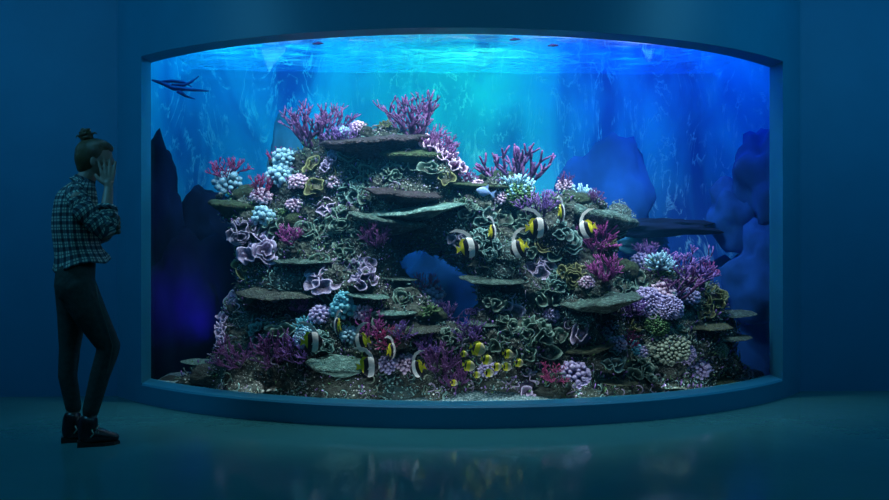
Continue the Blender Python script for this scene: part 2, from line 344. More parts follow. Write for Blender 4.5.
while y<404:
    x=172
    while x<756:
        px,py=x+rr.uniform(-6,6),y+rr.uniform(-6,6)
        if inside((px,py),OUTL) and not inside((px,py),HOLE):
            e=min(edist((px,py),OUTL) if py<385 else 16,edist((px,py),HOLE))
            d=Dp(px,py)+.16*noise.noise(Vector((px/38,py/30,1.)))
            if 385<px<455 and 222<py<262: d+=.32      # hollow under the overhang
            rp=min(max(e,5),rr.uniform(12,21)); rad=rp*d/F
            mb.ball(at(px,py,d+rad),rad,1)
            for kk in (1,2,3):                          # body of the mound behind the face
                rp2=min(max(e,5),26); rad2=rp2*d/F*1.1; dd=d+rad+.14*kk
                if dd<7.25: mb.ball(at(px,py,d)+Vector((0,.14*kk+rad,-.01*kk)),rad2,1)
        x+=15
    y+=14
o=mb.build('reef_rock',ROCK)
tx=bpy.data.textures.new('lump','CLOUDS'); tx.noise_scale=.16; tx.noise_depth=3
tx2=bpy.data.textures.new('grit','VORONOI'); tx2.noise_scale=.06
bake(o,[('REMESH',dict(mode='VOXEL',voxel_size=.026)),('DISPLACE',dict(texture=tx,strength=.11,texture_coords='GLOBAL')),('DISPLACE',dict(texture=tx2,strength=.035,texture_coords='GLOBAL'))])
tag(o,'great dark craggy reef mound with a see-through hole filling the aquarium','reef rock')
BV=BVHTree.FromPolygons([v.co.copy() for v in o.data.vertices],[tuple(p.vertices) for p in o.data.polygons])
REEF=o
def hit(px,py,base=False):
    o0=Vector((0,0,CH)); d=(at(px,py,1)-o0).normalized()
    h=BV.ray_cast(o0,d)
    k=0
    while h[0] is None and k<45:
        k+=1; d=(at(px,py+k,1)-o0).normalized(); h=BV.ray_cast(o0,d)
    if h[0] is None: return at(px,py,Dp(px,py)+.12),Vector((0,-.8,.6))
    if k>0 and k<22 and not base: return at(px,py+3,h[0].y),h[1]
    return h[0],h[1]
# ------------------------------------------------------------------ coral generators: unit size (about 1 across), base at origin, growing along +Z
def g_branch(seed,nstem=15,spread=1.0,fork=3,thick=.028,tall=.95):
    r=random.Random(seed); mb=MB()
    def grow(p,d,L,rad,lev,t):
        pts=[p]; q=p.copy(); dd=d.copy()
        for k in range(3):
            dd=(dd+Vector((r.uniform(-.22,.22),r.uniform(-.22,.22),r.uniform(-.05,.2)))).normalized(); q=q+dd*L/3; pts.append(q.copy())
        dt=(1-t)/(lev+1)
        mb.tube(pts,[rad,rad*.9,rad*.8,rad*.68],5,t,t+dt)
        if lev>0:
            for k in range(r.choice((2,2,3))):
                s=Vector((r.uniform(-1,1),r.uniform(-1,1),r.uniform(-.25,.6)))*.75
                grow(q,(dd+s).normalized(),L*r.uniform(.55,.85),rad*.72,lev-1,t+dt)
            if r.random()<.6: grow(pts[1],(dd+Vector((r.uniform(-1,1),r.uniform(-1,1),r.uniform(0,.5)))).normalized(),L*.5,rad*.6,max(0,lev-2),t+dt)
    for i in range(nstem):
        a=2*PI*i/nstem+r.uniform(-.3,.3); s=spread*r.uniform(.15,1.)
        d=Vector((math.cos(a)*s,math.sin(a)*s*.7,1)).normalized()
        grow(Vector((math.cos(a)*.05,math.sin(a)*.05,-.04)),d,tall*.34*r.uniform(.8,1.1),thick,fork,0)
    return mb
def g_beads(seed,n=46,rb=.09,dome=.42,flatz=.75,jit=.3):
    r=random.Random(seed); b0=MB(); b0.ball((0,0,dome*.25*flatz),dome*.97,2,0.05,(1,1,flatz)); mb=MB(); mb.base=b0; mb.names=('base','polyps')
    for i in range(n):
        z=1-(i+.5)/n*1.05; a=i*2.39996; q=math.sqrt(max(0,1-z*z))
        n_=Vector((math.cos(a)*q,math.sin(a)*q,z)); p=Vector((n_.x*dome,n_.y*dome,n_.z*dome*flatz+dome*.25*flatz))
        rad=rb*r.uniform(1-jit,1+jit); out=r.uniform(.2,1.0)*rad
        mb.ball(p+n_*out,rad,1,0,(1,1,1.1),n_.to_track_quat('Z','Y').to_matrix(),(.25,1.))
    return mb
def g_speck(seed):
    r=random.Random(seed); b0=MB(); b0.ball((0,0,0),.42,2,0.05,(1,1,.3)); mb=MB(); mb.base=b0; mb.names=('base','polyps')
    for i in range(230):
        a=i*2.39996; q=math.sqrt((i+.5)/230)*.48*(1+.15*math.sin(3*a)); p=Vector((math.cos(a)*q,math.sin(a)*q,.13*(1-q*q*3)))
        p+=Vector((r.uniform(-.02,.02),r.uniform(-.02,.02),r.uniform(-.01,.04)))
        if r.random()<.25: mb.tube([p,p+Vector((r.uniform(-.04,.04),r.uniform(-.04,.04),.05)),p+Vector((r.uniform(-.07,.07),r.uniform(-.07,.07),.06))],.012,4,.2,1)
        else: mb.ball(p,r.uniform(.009,.026),1 if r.random()<.3 else 0,r.choice((.3,.5,.8,1)))
    return mb
def g_fingers(seed,n=55,L=.42,rad=.028,dome=.22,bulb=1.35):
    r=random.Random(seed); b0=MB(); b0.ball((0,0,.05),dome,2,0,(1,1,.7)); mb=MB(); mb.base=b0; mb.names=('base','tentacles')
    for i in range(n):
        z=1-(i+.5)/n*.95; a=i*2.39996+r.uniform(-.2,.2); q=math.sqrt(max(0,1-z*z))
        d=Vector((math.cos(a)*q,math.sin(a)*q,z)); p=d*dome*.8
        LL=L*r.uniform(.7,1.15); side=Vector((r.uniform(-.35,.35),r.uniform(-.35,.35),.25))
        pts=[p,p+d*LL*.35,p+(d+side*.5).normalized()*LL*.7,p+(d+side).normalized()*LL]
        mb.tube(pts,[rad,rad*.85,rad*.9,rad*bulb],5,0,1)
    return mb
def sheet(mb,r,c,ax,Rr,H,turns,ruf,n=60,m=6,ph=0):
    """a curled leaf with a wavy rim, opening along ax"""
    rot=ax.to_track_quat('Z','Y').to_matrix(); k=r.randint(2,4); k2=r.randint(5,7); vs=[]; ts=[]
    p2=r.uniform(0,6); p3=r.uniform(0,6); ecc=r.uniform(.72,1.); ea=r.uniform(0,3)
    for i in range(n+1):
        u=i/n; th_=ph+turns*2*PI*u; g=.30+.70*u**.8 if turns>1.05 else .8+.2*math.sin(PI*u)
        wob=1+.16*math.sin(k*th_+p2)+.05*math.sin(k2*th_+p3)
        for j in range(m+1):
            s=j/m; rad=Rr*g*(.12+.88*s**.8)*(1+(wob-1)*s)
            x=rad*math.cos(th_); y=rad*math.sin(th_); x1=x*math.cos(ea)+y*math.sin(ea); y1=(y*math.cos(ea)-x*math.sin(ea))*ecc
            z=H*(s**1.6)*(1-.25*u)+ruf*Rr*s*s*math.sin(k2*th_*.7+p2+1)
            vs.append(c+rot@Vector((x1,y1,z))); ts.append(s**2.2)
    W_=m+1
    mb.add(vs,[(i*W_+j,(i+1)*W_+j,(i+1)*W_+j+1,i*W_+j+1) for i in range(n) for j in range(m)],ts)
def g_rose(seed,cups=4,ruf=.16):
    r=random.Random(seed); mb=MB()
    mb.ball((0,0,.02),.3,2,0,(1,1,.6))
    for i in range(cups):
        if cups==1: c=Vector((0,0,.05)); ax=Vector((0,0,1)); Rr=.48
        else:
            a=2*PI*i/cups+r.uniform(-.4,.4); c=Vector((math.cos(a)*.22,math.sin(a)*.25,.08+r.uniform(-.04,.1))); ax=Vector((math.cos(a)*.55,math.sin(a)*.55,1)).normalized(); Rr=r.uniform(.22,.36)
        sheet(mb,r,c,ax,Rr,Rr*.6,r.choice((1.3,1.7,2.4)),ruf,ph=r.uniform(0,6))
    return mb
def g_lobes(seed,n=5):
    """broad petal-like lobes with pale edges"""
    r=random.Random(seed); mb=MB(); mb.ball((0,0,.04),.2,2,0,(1,1,.6))
    for i in range(n):
        a=2*PI*i/n+r.uniform(-.25,.25); c=Vector((math.cos(a)*.24,math.sin(a)*.24,.06+r.uniform(-.03,.05))); ax=Vector((math.cos(a)*.45,math.sin(a)*.45,1)).normalized()
        sheet(mb,r,c,ax,r.uniform(.22,.29),.14,1.0,.06,n=36,ph=a)
    sheet(mb,r,Vector((0,0,.10)),Vector((0,0,1)),.17,.12,1.6,.08,n=40,ph=0)
    return mb
def g_frill(seed,n=9):
    """long pleated frill, a row of folds"""
    r=random.Random(seed); mb=MB(); mb.ball((0,0,.05),.42,2,0,(1,.45,.4))
    for i in range(n):
        x=-.44+.88*i/(n-1); ax=Vector((x*.9,r.uniform(-.3,.3),1)).normalized()
        sheet(mb,r,Vector((x,r.uniform(-.05,.05),.1)),ax,.15,.26,.95,.2,n=26,ph=r.uniform(0,6))
    return mb
def g_plume(seed): return g_branch(seed,16,1.5,2,.03,1.05)
def g_twig(seed): return g_branch(seed,8,1.1,2,.035,1.2)
def g_leaf(seed):
    r=random.Random(seed); mb=MB()
    for i in range(26):
        a=i*2.4; s=r.uniform(.2,.9); d=Vector((math.cos(a)*s,math.sin(a)*s*.8,r.uniform(.35,1))).normalized(); L=r.uniform(.3,.52)
        sd=d.orthogonal().normalized(); up=d.cross(sd); w_=r.uniform(.07,.11)
        vs=[];ts=[]
        for k in range(5):
            u=k/4; wd=w_*math.sin(PI*min(.97,u*.85+.15)); c=d*L*u+Vector((0,0,-.12*u*u))
            vs+=[c-sd*wd+up*.02,c+up*-.01,c+sd*wd+up*.02]; ts+=[u,u*.5,u]
        mb.add(vs,[(3*k+j,3*k+j+1,3*k+j+4,3*k+j+3) for k in range(4) for j in range(2)],ts)
    return mb
def g_boulder(seed,sub=4,flat=.75,amp=.22):
    mb=MB(); mb.ball((0,0,0),.5,sub,0,(1,.85,flat)); 
    mb.v=[tuple(Vector(v)*(1+amp*noise.noise(Vector(v)*3+Vector((seed*3.1,0,0)))+amp*.4*noise.noise(Vector(v)*8+Vector((0,seed*2.,0))))) for v in mb.v]
    return mb
def g_ledge(seed,asp=.6,th=.10):
    """flat overhanging slab, 1 wide, ragged lip, tapering underneath"""
    mb=MB(); n=48; vs=[];
    def rad(a): return .5*(1+.16*noise.noise(Vector((math.cos(a)*1.6+seed*5,math.sin(a)*1.6,0)))+.06*noise.noise(Vector((math.cos(a)*6,math.sin(a)*6,seed))))
    rings=[(0,.018),(.35,.02),(.7,.012),(.92,.002),(1.,-.018),(.96,-.04),(.8,-th*.75),(.55,-th*1.2),(.3,-th*1.9),(0,-th*2.3)]
    for rf,z in rings:
        for k in range(n):
            a=2*PI*k/n; q=rad(a)*rf; x,y=q*math.cos(a),q*math.sin(a)*asp
            vs.append((x,y,z+.03*noise.noise(Vector((x*5,y*5,seed*7.)))*(1 if rf<1 else .6)))
    fs=[(i*n+k,i*n+(k+1)%n,(i+1)*n+(k+1)%n,(i+1)*n+k) for i in range(len(rings)-1) for k in range(n)]
    mb.add(vs,[f[::-1] for f in fs]); return mb
GEN={'staghorn_coral':lambda s:g_branch(s),'plume_coral':g_plume,'twig_coral':g_twig,
 'bead_coral':lambda s:g_beads(s,40,.10),'grain_coral':lambda s:g_beads(s,150,.045,.44,.6,.45),'knob_coral':lambda s:g_beads(s,30,.13,.36,.9),
 'speckled_coral':lambda s:g_speck(s),'anemone':lambda s:g_fingers(s),'cabbage_coral':lambda s:g_rose(s,4),'rose_coral':lambda s:g_rose(s,1,.1),'lobed_coral':lambda s:g_lobes(s),'frill_coral':lambda s:g_frill(s),
 'leafy_algae':g_leaf,'boulder':lambda s:g_boulder(s),'rock_ledge':lambda s:g_ledge(s)}
NVAR=5; LIB={}; CNT={}
SOL={'cabbage_coral','rose_coral','lobed_coral','frill_coral','leafy_algae'}
def lib(kind,var,mat):
    k=(kind,var)
    if k not in LIB: LIB[k]=GEN[kind](hash_(kind)+var*17)
    kk=(kind,var,mat.name)
    if kk not in LIB:
        g=LIB[k]; LIB[kk]=[(g.names[0],g.base.mesh(g.names[0],mat)),(g.names[1],g.mesh(g.names[1],mat))] if hasattr(g,'base') else g.mesh(kind,mat)
    return LIB[kk]
def hash_(s): return sum(ord(c)*(i+3) for i,c in enumerate(s))
CAT={'speckled_coral':'coral','staghorn_coral':'coral','plume_coral':'coral','twig_coral':'coral','bead_coral':'coral','grain_coral':'coral','knob_coral':'coral','anemone':'anemone','cabbage_coral':'coral','rose_coral':'coral','lobed_coral':'coral','frill_coral':'coral','leafy_algae':'seaweed','boulder':'rock','rock_ledge':'rock ledge'}
UPK={'staghorn_coral':.9,'plume_coral':.5,'twig_coral':.9,'anemone':.65,'boulder':1.,'leafy_algae':.6,'bead_coral':.45,'knob_coral':.45}
rq=random.Random(21)
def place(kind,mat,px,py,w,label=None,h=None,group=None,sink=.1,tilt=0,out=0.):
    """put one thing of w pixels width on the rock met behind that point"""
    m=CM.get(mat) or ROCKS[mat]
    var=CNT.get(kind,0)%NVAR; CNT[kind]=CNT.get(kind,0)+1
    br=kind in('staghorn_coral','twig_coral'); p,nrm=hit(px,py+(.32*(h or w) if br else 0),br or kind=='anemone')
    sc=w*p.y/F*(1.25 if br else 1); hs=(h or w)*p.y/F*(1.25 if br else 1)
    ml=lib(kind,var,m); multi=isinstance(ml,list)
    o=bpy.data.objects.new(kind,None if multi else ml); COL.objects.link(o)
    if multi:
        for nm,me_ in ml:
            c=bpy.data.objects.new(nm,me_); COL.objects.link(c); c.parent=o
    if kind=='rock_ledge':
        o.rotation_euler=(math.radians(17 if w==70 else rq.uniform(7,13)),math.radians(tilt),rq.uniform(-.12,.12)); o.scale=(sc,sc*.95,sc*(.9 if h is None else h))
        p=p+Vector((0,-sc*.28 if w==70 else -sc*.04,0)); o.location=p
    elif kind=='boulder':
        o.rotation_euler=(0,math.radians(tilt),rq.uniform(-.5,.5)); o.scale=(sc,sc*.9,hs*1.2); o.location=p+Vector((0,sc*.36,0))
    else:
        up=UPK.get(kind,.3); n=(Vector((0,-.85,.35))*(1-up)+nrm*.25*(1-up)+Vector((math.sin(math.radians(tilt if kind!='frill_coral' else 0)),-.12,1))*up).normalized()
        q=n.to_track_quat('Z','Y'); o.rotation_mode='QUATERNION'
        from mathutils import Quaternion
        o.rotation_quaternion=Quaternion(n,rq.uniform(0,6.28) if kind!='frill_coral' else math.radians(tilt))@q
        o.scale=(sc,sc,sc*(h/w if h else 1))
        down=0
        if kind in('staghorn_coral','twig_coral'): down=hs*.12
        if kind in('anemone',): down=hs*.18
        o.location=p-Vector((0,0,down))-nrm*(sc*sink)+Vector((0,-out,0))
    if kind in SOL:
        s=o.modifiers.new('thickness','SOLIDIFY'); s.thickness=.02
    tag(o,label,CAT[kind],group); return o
ROCKS=dict(table=TABLE,mid=MIDR,ink=INKR,ledge=LEDGE,oledge=OLIVEL,dark=DARKR,moss=MOSS,rock=ROCK,far=FARR)
A,B_,C_='staghorn_coral','plume_coral','twig_coral'
LST=[
# rocks and ledges
('rock_ledge','dark',376,139,112,'broad dark purple-brown slab forming the flat summit of the reef',.9,None,-4),
('rock_ledge','moss',412,152,78,'moss green slab just below the pink branching coral on the summit',1.1,None,2),
('rock_ledge','moss',478,181,62,'thin green slab below the pale blue anemone and spray right of the summit slope',.6,None,3),
('rock_ledge','dark',404,192,78,'dark pointed slab, upper of three stacked in the reef middle',.8,None,5),
('rock_ledge','table',418,208,96,'bright green-edged slab, middle of three stacked in the reef middle',.6,None,-6),
('rock_ledge','ledge',388,218,80,'blue-grey slab, lowest of three stacked in the reef middle',1.0,None,9),
('rock_ledge','moss',232,203,50,'green overhanging shelf under the red-tipped coral at the left shoulder',1.5,None,6),
('rock_ledge','moss',256,212,40,'green shelf holding the pale blue knobs at the left shoulder',1.1,None,10),
('rock_ledge','ledge',304,260,64,'pale teal ledge right of the magenta plume on the left flank',.4,None,0),
('rock_ledge','rock',285,291,92,'long thin dark ledge under the speckled coral on the left flank',.4,None,0),
('rock_ledge','table',366,294,48,'pale teal ledge under the tall mauve cabbage coral',.5,None,7),
('rock_ledge','ledge',398,278,40,'thin green ledge at the left lip of the blue hole',.4,None,4),
('rock_ledge','table',396,312,42,'pale green striped ledge lower left of the blue hole',.9,None,-2),
('rock_ledge','rock',412,328,60,'dark ledge below the pale green striped one near the hole',.6,None,0),
('rock_ledge','table',202,358,40,'lone pale green ledge at the far left foot of the reef',.5,None,2),
('rock_ledge','table',343,360,70,'large flat teal table ledge at the bottom front, banner fish before its right end',1.0,None,2),
('rock_ledge','ledge',492,279,66,'teal ledge at the right lip of the blue hole',.5,None,3),
('rock_ledge','ledge',486,323,42,'narrow whitish ledge below the blue hole',.3,None,2),
('rock_ledge','ledge',600,299,84,'wide teal ledge in the middle of the right flank',.8,None,-7),
('rock_ledge','oledge',590,347,50,'olive topped ledge below the two lilac ring corals on the right',.7,None,-9),
('rock_ledge','oledge',614,380,50,'olive ledge at the bottom right of the lilac bead cluster',.5,None,5),
('rock_ledge','ledge',600,212,84,'long sloping ledge with teal specks along the right shoulder',1.6,None,12),
('rock_ledge','ledge',731,313,50,'topmost of the three thin ledges at the right edge',.35,None,-1),
('rock_ledge','oledge',704,325,56,'middle of the three thin ledges at the right edge, moss topped',.4,None,1),
('rock_ledge','ledge',728,337,46,'lowest of the three thin ledges at the right edge',.35,None,-1),
('boulder','moss',500,176,40,'round moss green boulder under the spreading twig coral',22),
('boulder','moss',577,200,42,'moss green boulder under the pale blue anemone on the right shoulder',20),
('boulder','moss',245,196,34,'mossy boulder left below the small lilac bead coral on the left shoulder',26),
('boulder','moss',300,222,46,'mossy boulder in the middle of the left shoulder',34),
('boulder','rock',290,392,72,'speckled low boulder at the bottom left of the table ledge',26),
('boulder','rock',410,386,76,'greenish grainy boulder at the bottom right of the table ledge',26),
('boulder','rock',335,384,62,'black boulder in the shade under the table ledge',34),
('boulder','moss',428,316,40,'green boulder under the lilac beads left of the hole',20),
('boulder','moss',622,272,36,'mossy boulder below the small pale blue gap on the right',30),
('boulder','rock',560,392,60,'green-brown boulder at the foot of the reef under the lilac bead cluster',18),
('boulder','rock',655,372,60,'dark boulder at the lower right foot of the reef',30),
('boulder','rock',168,388,40,'low black boulder in the bottom left corner of the tank',22),  # covers the sand where the corner should stay dark
('boulder','rock',750,382,50,'low black boulder in the bottom right corner of the tank',24),  # likewise added to keep this corner dark
('boulder','moss',720,388,50,'low mossy boulder left of the bottom right corner boulder',18),
('boulder','rock',210,378,50,'dark boulder at the far left foot of the reef',26),
('boulder','moss',520,200,44,'green boulder between the star-shaped fish and the right shoulder',24),
# branching
(A,'purple',312,128,56,'tall purple branching coral crowning the left peak of the reef',52),
(A,'violet',342,138,38,'low dark violet branching coral right of the one on the left peak',28),
(A,'purple',420,124,58,'bushy pink-purple branching coral at the right end of the summit slab',50),
(A,'purple',440,132,36,'smaller pink branching coral leaning right from the summit slab',32,None,35),
(A,'purple',467,162,34,'dark purple branching coral right of the pink ruffled slope',20),
('twig_coral','purple',515,150,62,'open spreading pink-purple twig coral standing against the water right of the summit',50),
(A,'violet',540,204,38,'dark violet branching coral between two mossy boulders on the right shoulder',32),
(B_,'purple',565,182,18,'small purple tuft behind the pink beads on the right shoulder'),
(B_,'purple',594,201,18,'small purple tuft at the end of the right shoulder'),
(A,'violet',645,250,22,'small dark branching coral beside the lavender ball cluster'),
(A,'violet',690,272,60,'wide thin violet branching coral on the upper right flank',46),
(C_,'purple',676,282,40,'purple twig coral left of the wide violet branching coral',34),
(B_,'magenta',708,273,22,'magenta tuft at the upper right edge of the reef'),
(B_,'violet',447,318,28,'dark violet plume coral right below the blue hole'),
(B_,'purple',234,366,40,'dull purple plume coral at the lower left flank'),
(B_,'purple',275,362,46,'speckled purple plume coral left of the table ledge'),
(B_,'violet',300,358,38,'violet plume coral touching the left end of the table ledge'),
(B_,'magenta',290,243,28,'bright magenta plume coral on the left flank beside the lavender one'),
(B_,'magenta',302,311,24,'small magenta plume coral in the middle of the left flank'),
(B_,'crimson',425,287,28,'crimson plume coral growing into the left of the blue hole'),
(B_,'magenta',372,336,32,'large magenta plume coral above the table ledge, left half of the pair',30),
(B_,'crimson',388,345,30,'large magenta-red plume coral above the table ledge, right half of the pair'),
(B_,'violet',404,340,26,'upright violet plume coral right of the magenta pair'),
(B_,'purple',442,368,42,'large purple plume coral left of the yellow fish group'),
(B_,'violet',428,352,28,'violet plume coral above the large purple one left of the yellow fish'),
(B_,'violet',470,340,32,'violet plume coral directly above the yellow fish'),
(B_,'purple',458,384,34,'pink-purple plume coral at the foot of the reef below the yellow fish'),
(B_,'magenta',598,250,42,'largest bright magenta plume coral, below the banner fish on the right flank'),
(B_,'magenta',605,278,38,'second magenta plume coral, directly below the largest one'),
(B_,'crimson',630,345,20,'small reddish plume coral near the pink and blue beads'),
(B_,'crimson',552,378,32,'dark red-purple plume coral at the foot beside the lilac bead cluster',20),
(B_,'violet',630,312,30,'dim violet plume coral left of the blue-violet bead coral'),
(B_,'purple',378,243,34,'faint purple plume coral in the shade left of the hollow'),
(B_,'crimson',262,188,26,'red-purple tuft behind the small lilac beads on the left shoulder'),
(C_,'crimson',275,160,22,'red twigs left of the tall blue knob coral'),
(B_,'crimson',228,177,36,'red-tipped coral at the far upper left of the reef',30),
# blue things
('knob_coral','skyblue',284,163,24,'pale blue knob coral on the left slope, upper half of the tall pair'),
('knob_coral','skyblue',280,179,26,'pale blue knob coral on the left slope, lower half of the tall pair'),
('knob_coral','skyblue',228,184,28,'pale blue knob coral beneath the red tips at the upper left'),
('knob_coral','skyblue',263,219,26,'bright blue knob coral alone on the green shelf at the left shoulder'),
('knob_coral','skyblue',344,131,18,'small pale blue knob coral between the left peak and the summit slab'),
('anemone','skyblue',469,170,26,'pale blue anemone under the dark purple branching coral'),
('anemone','skyblue',517,183,34,'pale blue anemone under the open twig coral'),
('anemone','skyblue',580,186,30,'pale blue anemone on the mossy boulder of the right shoulder'),
('anemone','skyblue',661,255,28,'light blue anemone on the upper right flank'),
('knob_coral','cyan',343,300,18,'bright cyan knob coral on the left flank, upper of two'),
('knob_coral','cyan',343,311,26,'bright cyan knob coral on the left flank, lower of two'),
('anemone','cyan',303,324,22,'dull blue anemone in the middle of the left flank'),
('knob_coral','skyblue',349,336,20,'small blue knob coral between two banner fish above the table ledge'),
('bead_coral','cyan',632,349,18,'turquoise bead coral between the pink and the lilac beads'),
('grain_coral','skyblue',305,338,26,'grainy blue-grey coral left of the leftmost banner fish'),
# pink, lilac, white beads
('bead_coral','pink',358,125,16,'tiny pinkish white bead coral on the upper edge of the summit slab'),
('bead_coral','pink',297,183,18,'pale pink bead coral right of the tall blue pair'),
('bead_coral','pink',334,184,16,'pale pink bead coral under the upright mauve ruffled coral'),
('bead_coral','pink',295,206,18,'pale pink bead coral in the middle of the left shoulder'),
('bead_coral','pink',263,195,20,'lilac-pink bead coral before the red-purple tuft'),
('bead_coral','pink',478,187,14,'pink bead coral left of the blue star-shaped fish'),
('bead_coral','pink',499,198,16,'pink bead coral right below the blue star-shaped fish'),
('bead_coral','pink',563,184,16,'pink bead coral on top of the right shoulder'),
('bead_coral','pink',586,284,15,'white-pink bead coral at the lower left of the second magenta plume'),
('bead_coral','lilac',641,263,20,'round lavender bead coral on the upper right flank'),
('bead_coral','pink',662,291,26,'pink bead coral, left of the trio on the right flank',16),
('bead_coral','pink',685,282,14,'whitish bead coral, topmost of the trio on the right flank'),
('bead_coral','lilac',690,299,19,'lilac bead coral, lowest of the trio on the right flank'),
('bead_coral','pink',617,345,17,'pink bead coral left of the turquoise beads'),
('bead_coral','lilac',642,354,18,'lilac bead coral right of the turquoise beads'),
('bead_coral','lilac',577,377,30,'large white-lilac bead coral at the foot of the right half',22),
('bead_coral','lilac',430,298,28,'lilac bead coral under the crimson plume at the blue hole'),
('bead_coral','lilac',551,316,16,'small lilac bead coral right below the large ringed coral'),
('bead_coral','pink',362,314,18,'white-pink bead coral right of the cyan pair'),
('bead_coral','lilac',322,316,22,'lilac-grey bead coral left of the cyan pair'),
('bead_coral','lilac',388,366,20,'lilac bead coral right of the table ledge, left of two'),
('bead_coral','pink',405,364,20,'whitish bead coral right of the table ledge, right of two'),
('bead_coral','lilac',488,370,18,'lilac bead coral among the yellow fish'),
('bead_coral','lilac',698,369,24,'white-violet bead coral low on the right flank',14),
('grain_coral','lilac',648,303,34,'large blue-violet grainy coral on the right flank, left half'),
('grain_coral','lilac',668,307,30,'large blue-violet grainy coral on the right flank, right half'),
('speckled_coral','white',275,300,36,'cream-white grainy coral on the left flank',14),
('grain_coral','sage',668,345,44,'whitish grainy coral sweeping along the lower right flank',18),
('grain_coral','sage',655,352,40,'sage green grainy coral under the whitish sweep at lower right',18),
('grain_coral','sage',716,350,26,'pale green grainy coral under the three thin ledges at right',18),
('grain_coral','lilac',684,354,26,'grey-lilac grainy coral at the end of the whitish sweep',18),
('speckled_coral','teal',250,318,36,'teal speckled crust coral at the left edge of the lower flank'),
('speckled_coral','teal',290,275,52,'dark speckled crust coral above the long thin ledge'),
('speckled_coral','teal',268,262,34,'dark speckled coral beneath the lavender cabbage coral'),
('speckled_coral','teal',400,380,60,'teal speckled coral at the bottom between table ledge and purple plumes',34),
('speckled_coral','teal',512,250,34,'teal-white grainy coral under the banner fish at right of the hole'),
('speckled_coral','teal',502,268,34,'grey-green grainy coral above the teal ledge at the hole'),
('speckled_coral','teal',580,310,44,'green speckled crust coral beneath the wide teal ledge',22),
('speckled_coral','teal',620,214,30,'teal-tipped grainy coral on the end of the right shoulder',14),
('speckled_coral','teal',690,378,40,'dark speckled crust coral at the bottom right foot',16),
('speckled_coral','teal',300,385,50,'green speckled crust coral over the low boulder bottom left',18),
('grain_coral','sage',482,198,26,'sage green grainy coral below the pink beads by the star-shaped fish'),
('grain_coral','leafgreen',517,196,30,'leaf green grainy coral directly beneath the pale blue anemone'),
('grain_coral','leafgreen',660,270,28,'bright green grainy coral beneath the light blue anemone'),
('grain_coral','leafgreen',658,326,26,'bright green grainy coral below the blue-violet grainy one'),
('speckled_coral','teal',538,388,44,'teal speckled coral at the foot left of the lilac bead cluster',16),
# lavender and grey-lilac leaves
('frill_coral','lavender',332,160,34,'upright mauve ruffled coral in the middle of the left peak',None,None,78),
('cabbage_coral','lavender',325,206,34,'mauve cabbage coral with white rims below the upright ruffled one',22),
('cabbage_coral','lavender',258,250,46,'large lavender cabbage coral left of the bright magenta plume'),
('cabbage_coral','greylilac',242,236,34,'dim grey-lilac cabbage coral above the large lavender one'),
('lobed_coral','lavender',322,279,50,'wide lavender cabbage coral in the middle of the left flank',34),
('lobed_coral','lavender',361,264,32,'tall mauve cabbage coral, upper half'),
('cabbage_coral','lavender',364,281,32,'tall mauve cabbage coral, lower half'),
('lobed_coral','lavender',237,301,34,'lavender coral of open cups at the left edge of the flank'),
('frill_coral','lavender',221,331,34,'pleated mauve coral hanging at the lower left edge',None,None,-80),
('frill_coral','pink',446,162,48,'pink-white ruffled coral running down the slope right of the summit',None,None,-48),
('lobed_coral','greylilac',457,238,26,'lilac coral with petal-like lobes left of the hole-side banner fish'),
('lobed_coral','lavender',541,268,32,'lavender cabbage coral, smaller one above the large ringed coral'),
('lobed_coral','lavender',520,304,54,'large ringed lavender coral right of the blue hole',38),
('rose_coral','lavender',567,326,18,'small lilac ring coral, leftmost of three on the right'),
('rose_coral','lavender',580,337,34,'large lilac ring coral, middle of three on the right'),
('cabbage_coral','greylilac',604,329,26,'grey-lilac ring coral, rightmost of three on the right'),
('cabbage_coral','lavender',524,383,38,'lavender cabbage coral lying at the foot below the yellow fish',22),
('rose_coral','lavender',508,382,16,'small ringed lavender cup at the foot left of the lavender cabbage coral'),
('lobed_coral','greylilac',746,327,18,'small grey-lilac coral at the extreme right between the thin ledges'),
('frill_coral','violet',478,312,24,'pale violet frill on the whitish ledge below the hole',14),
# yellow-green
('rose_coral','olive',246,271,36,'olive rose coral under the lavender cabbage coral at the left edge'),
('leafy_algae','olive',384,124,30,'yellow-green seaweed on top of the summit slab',12),
('leafy_algae','olive',440,246,34,'olive leafy seaweed left of the blue hole top'),
('leafy_algae','olive',452,256,28,'olive leafy seaweed hanging over the blue hole'),
('leafy_algae','olive',612,248,24,'olive leafy seaweed right of the largest magenta plume',34),
('leafy_algae','olive',632,331,36,'olive leafy seaweed right of the lilac ring corals'),
('leafy_algae','leafgreen',285,214,28,'green leafy seaweed by the pink bead coral on the left shoulder'),
('leafy_algae','leafgreen',432,312,30,'green leafy seaweed below the lilac beads at the hole'),
('cabbage_coral','olive',572,275,32,'olive green swirl coral right of the smaller lavender cabbage'),
('rose_coral','olive',543,248,26,'olive rose coral right of the tilted banner fish'),
('rose_coral','olive',330,178,24,'olive rose coral just below the upright mauve ruffled one'),
('rose_coral','olive',312,168,28,'olive rose coral left of the upright mauve ruffled one'),
('rose_coral','olive',316,190,28,'olive rose coral above the mauve cabbage coral with white rims'),
('cabbage_coral','olive',712,300,34,'olive swirl coral at the right edge above the three thin ledges'),
('rose_coral','olive',704,315,24,'small olive ring coral just above the middle thin ledge'),
]
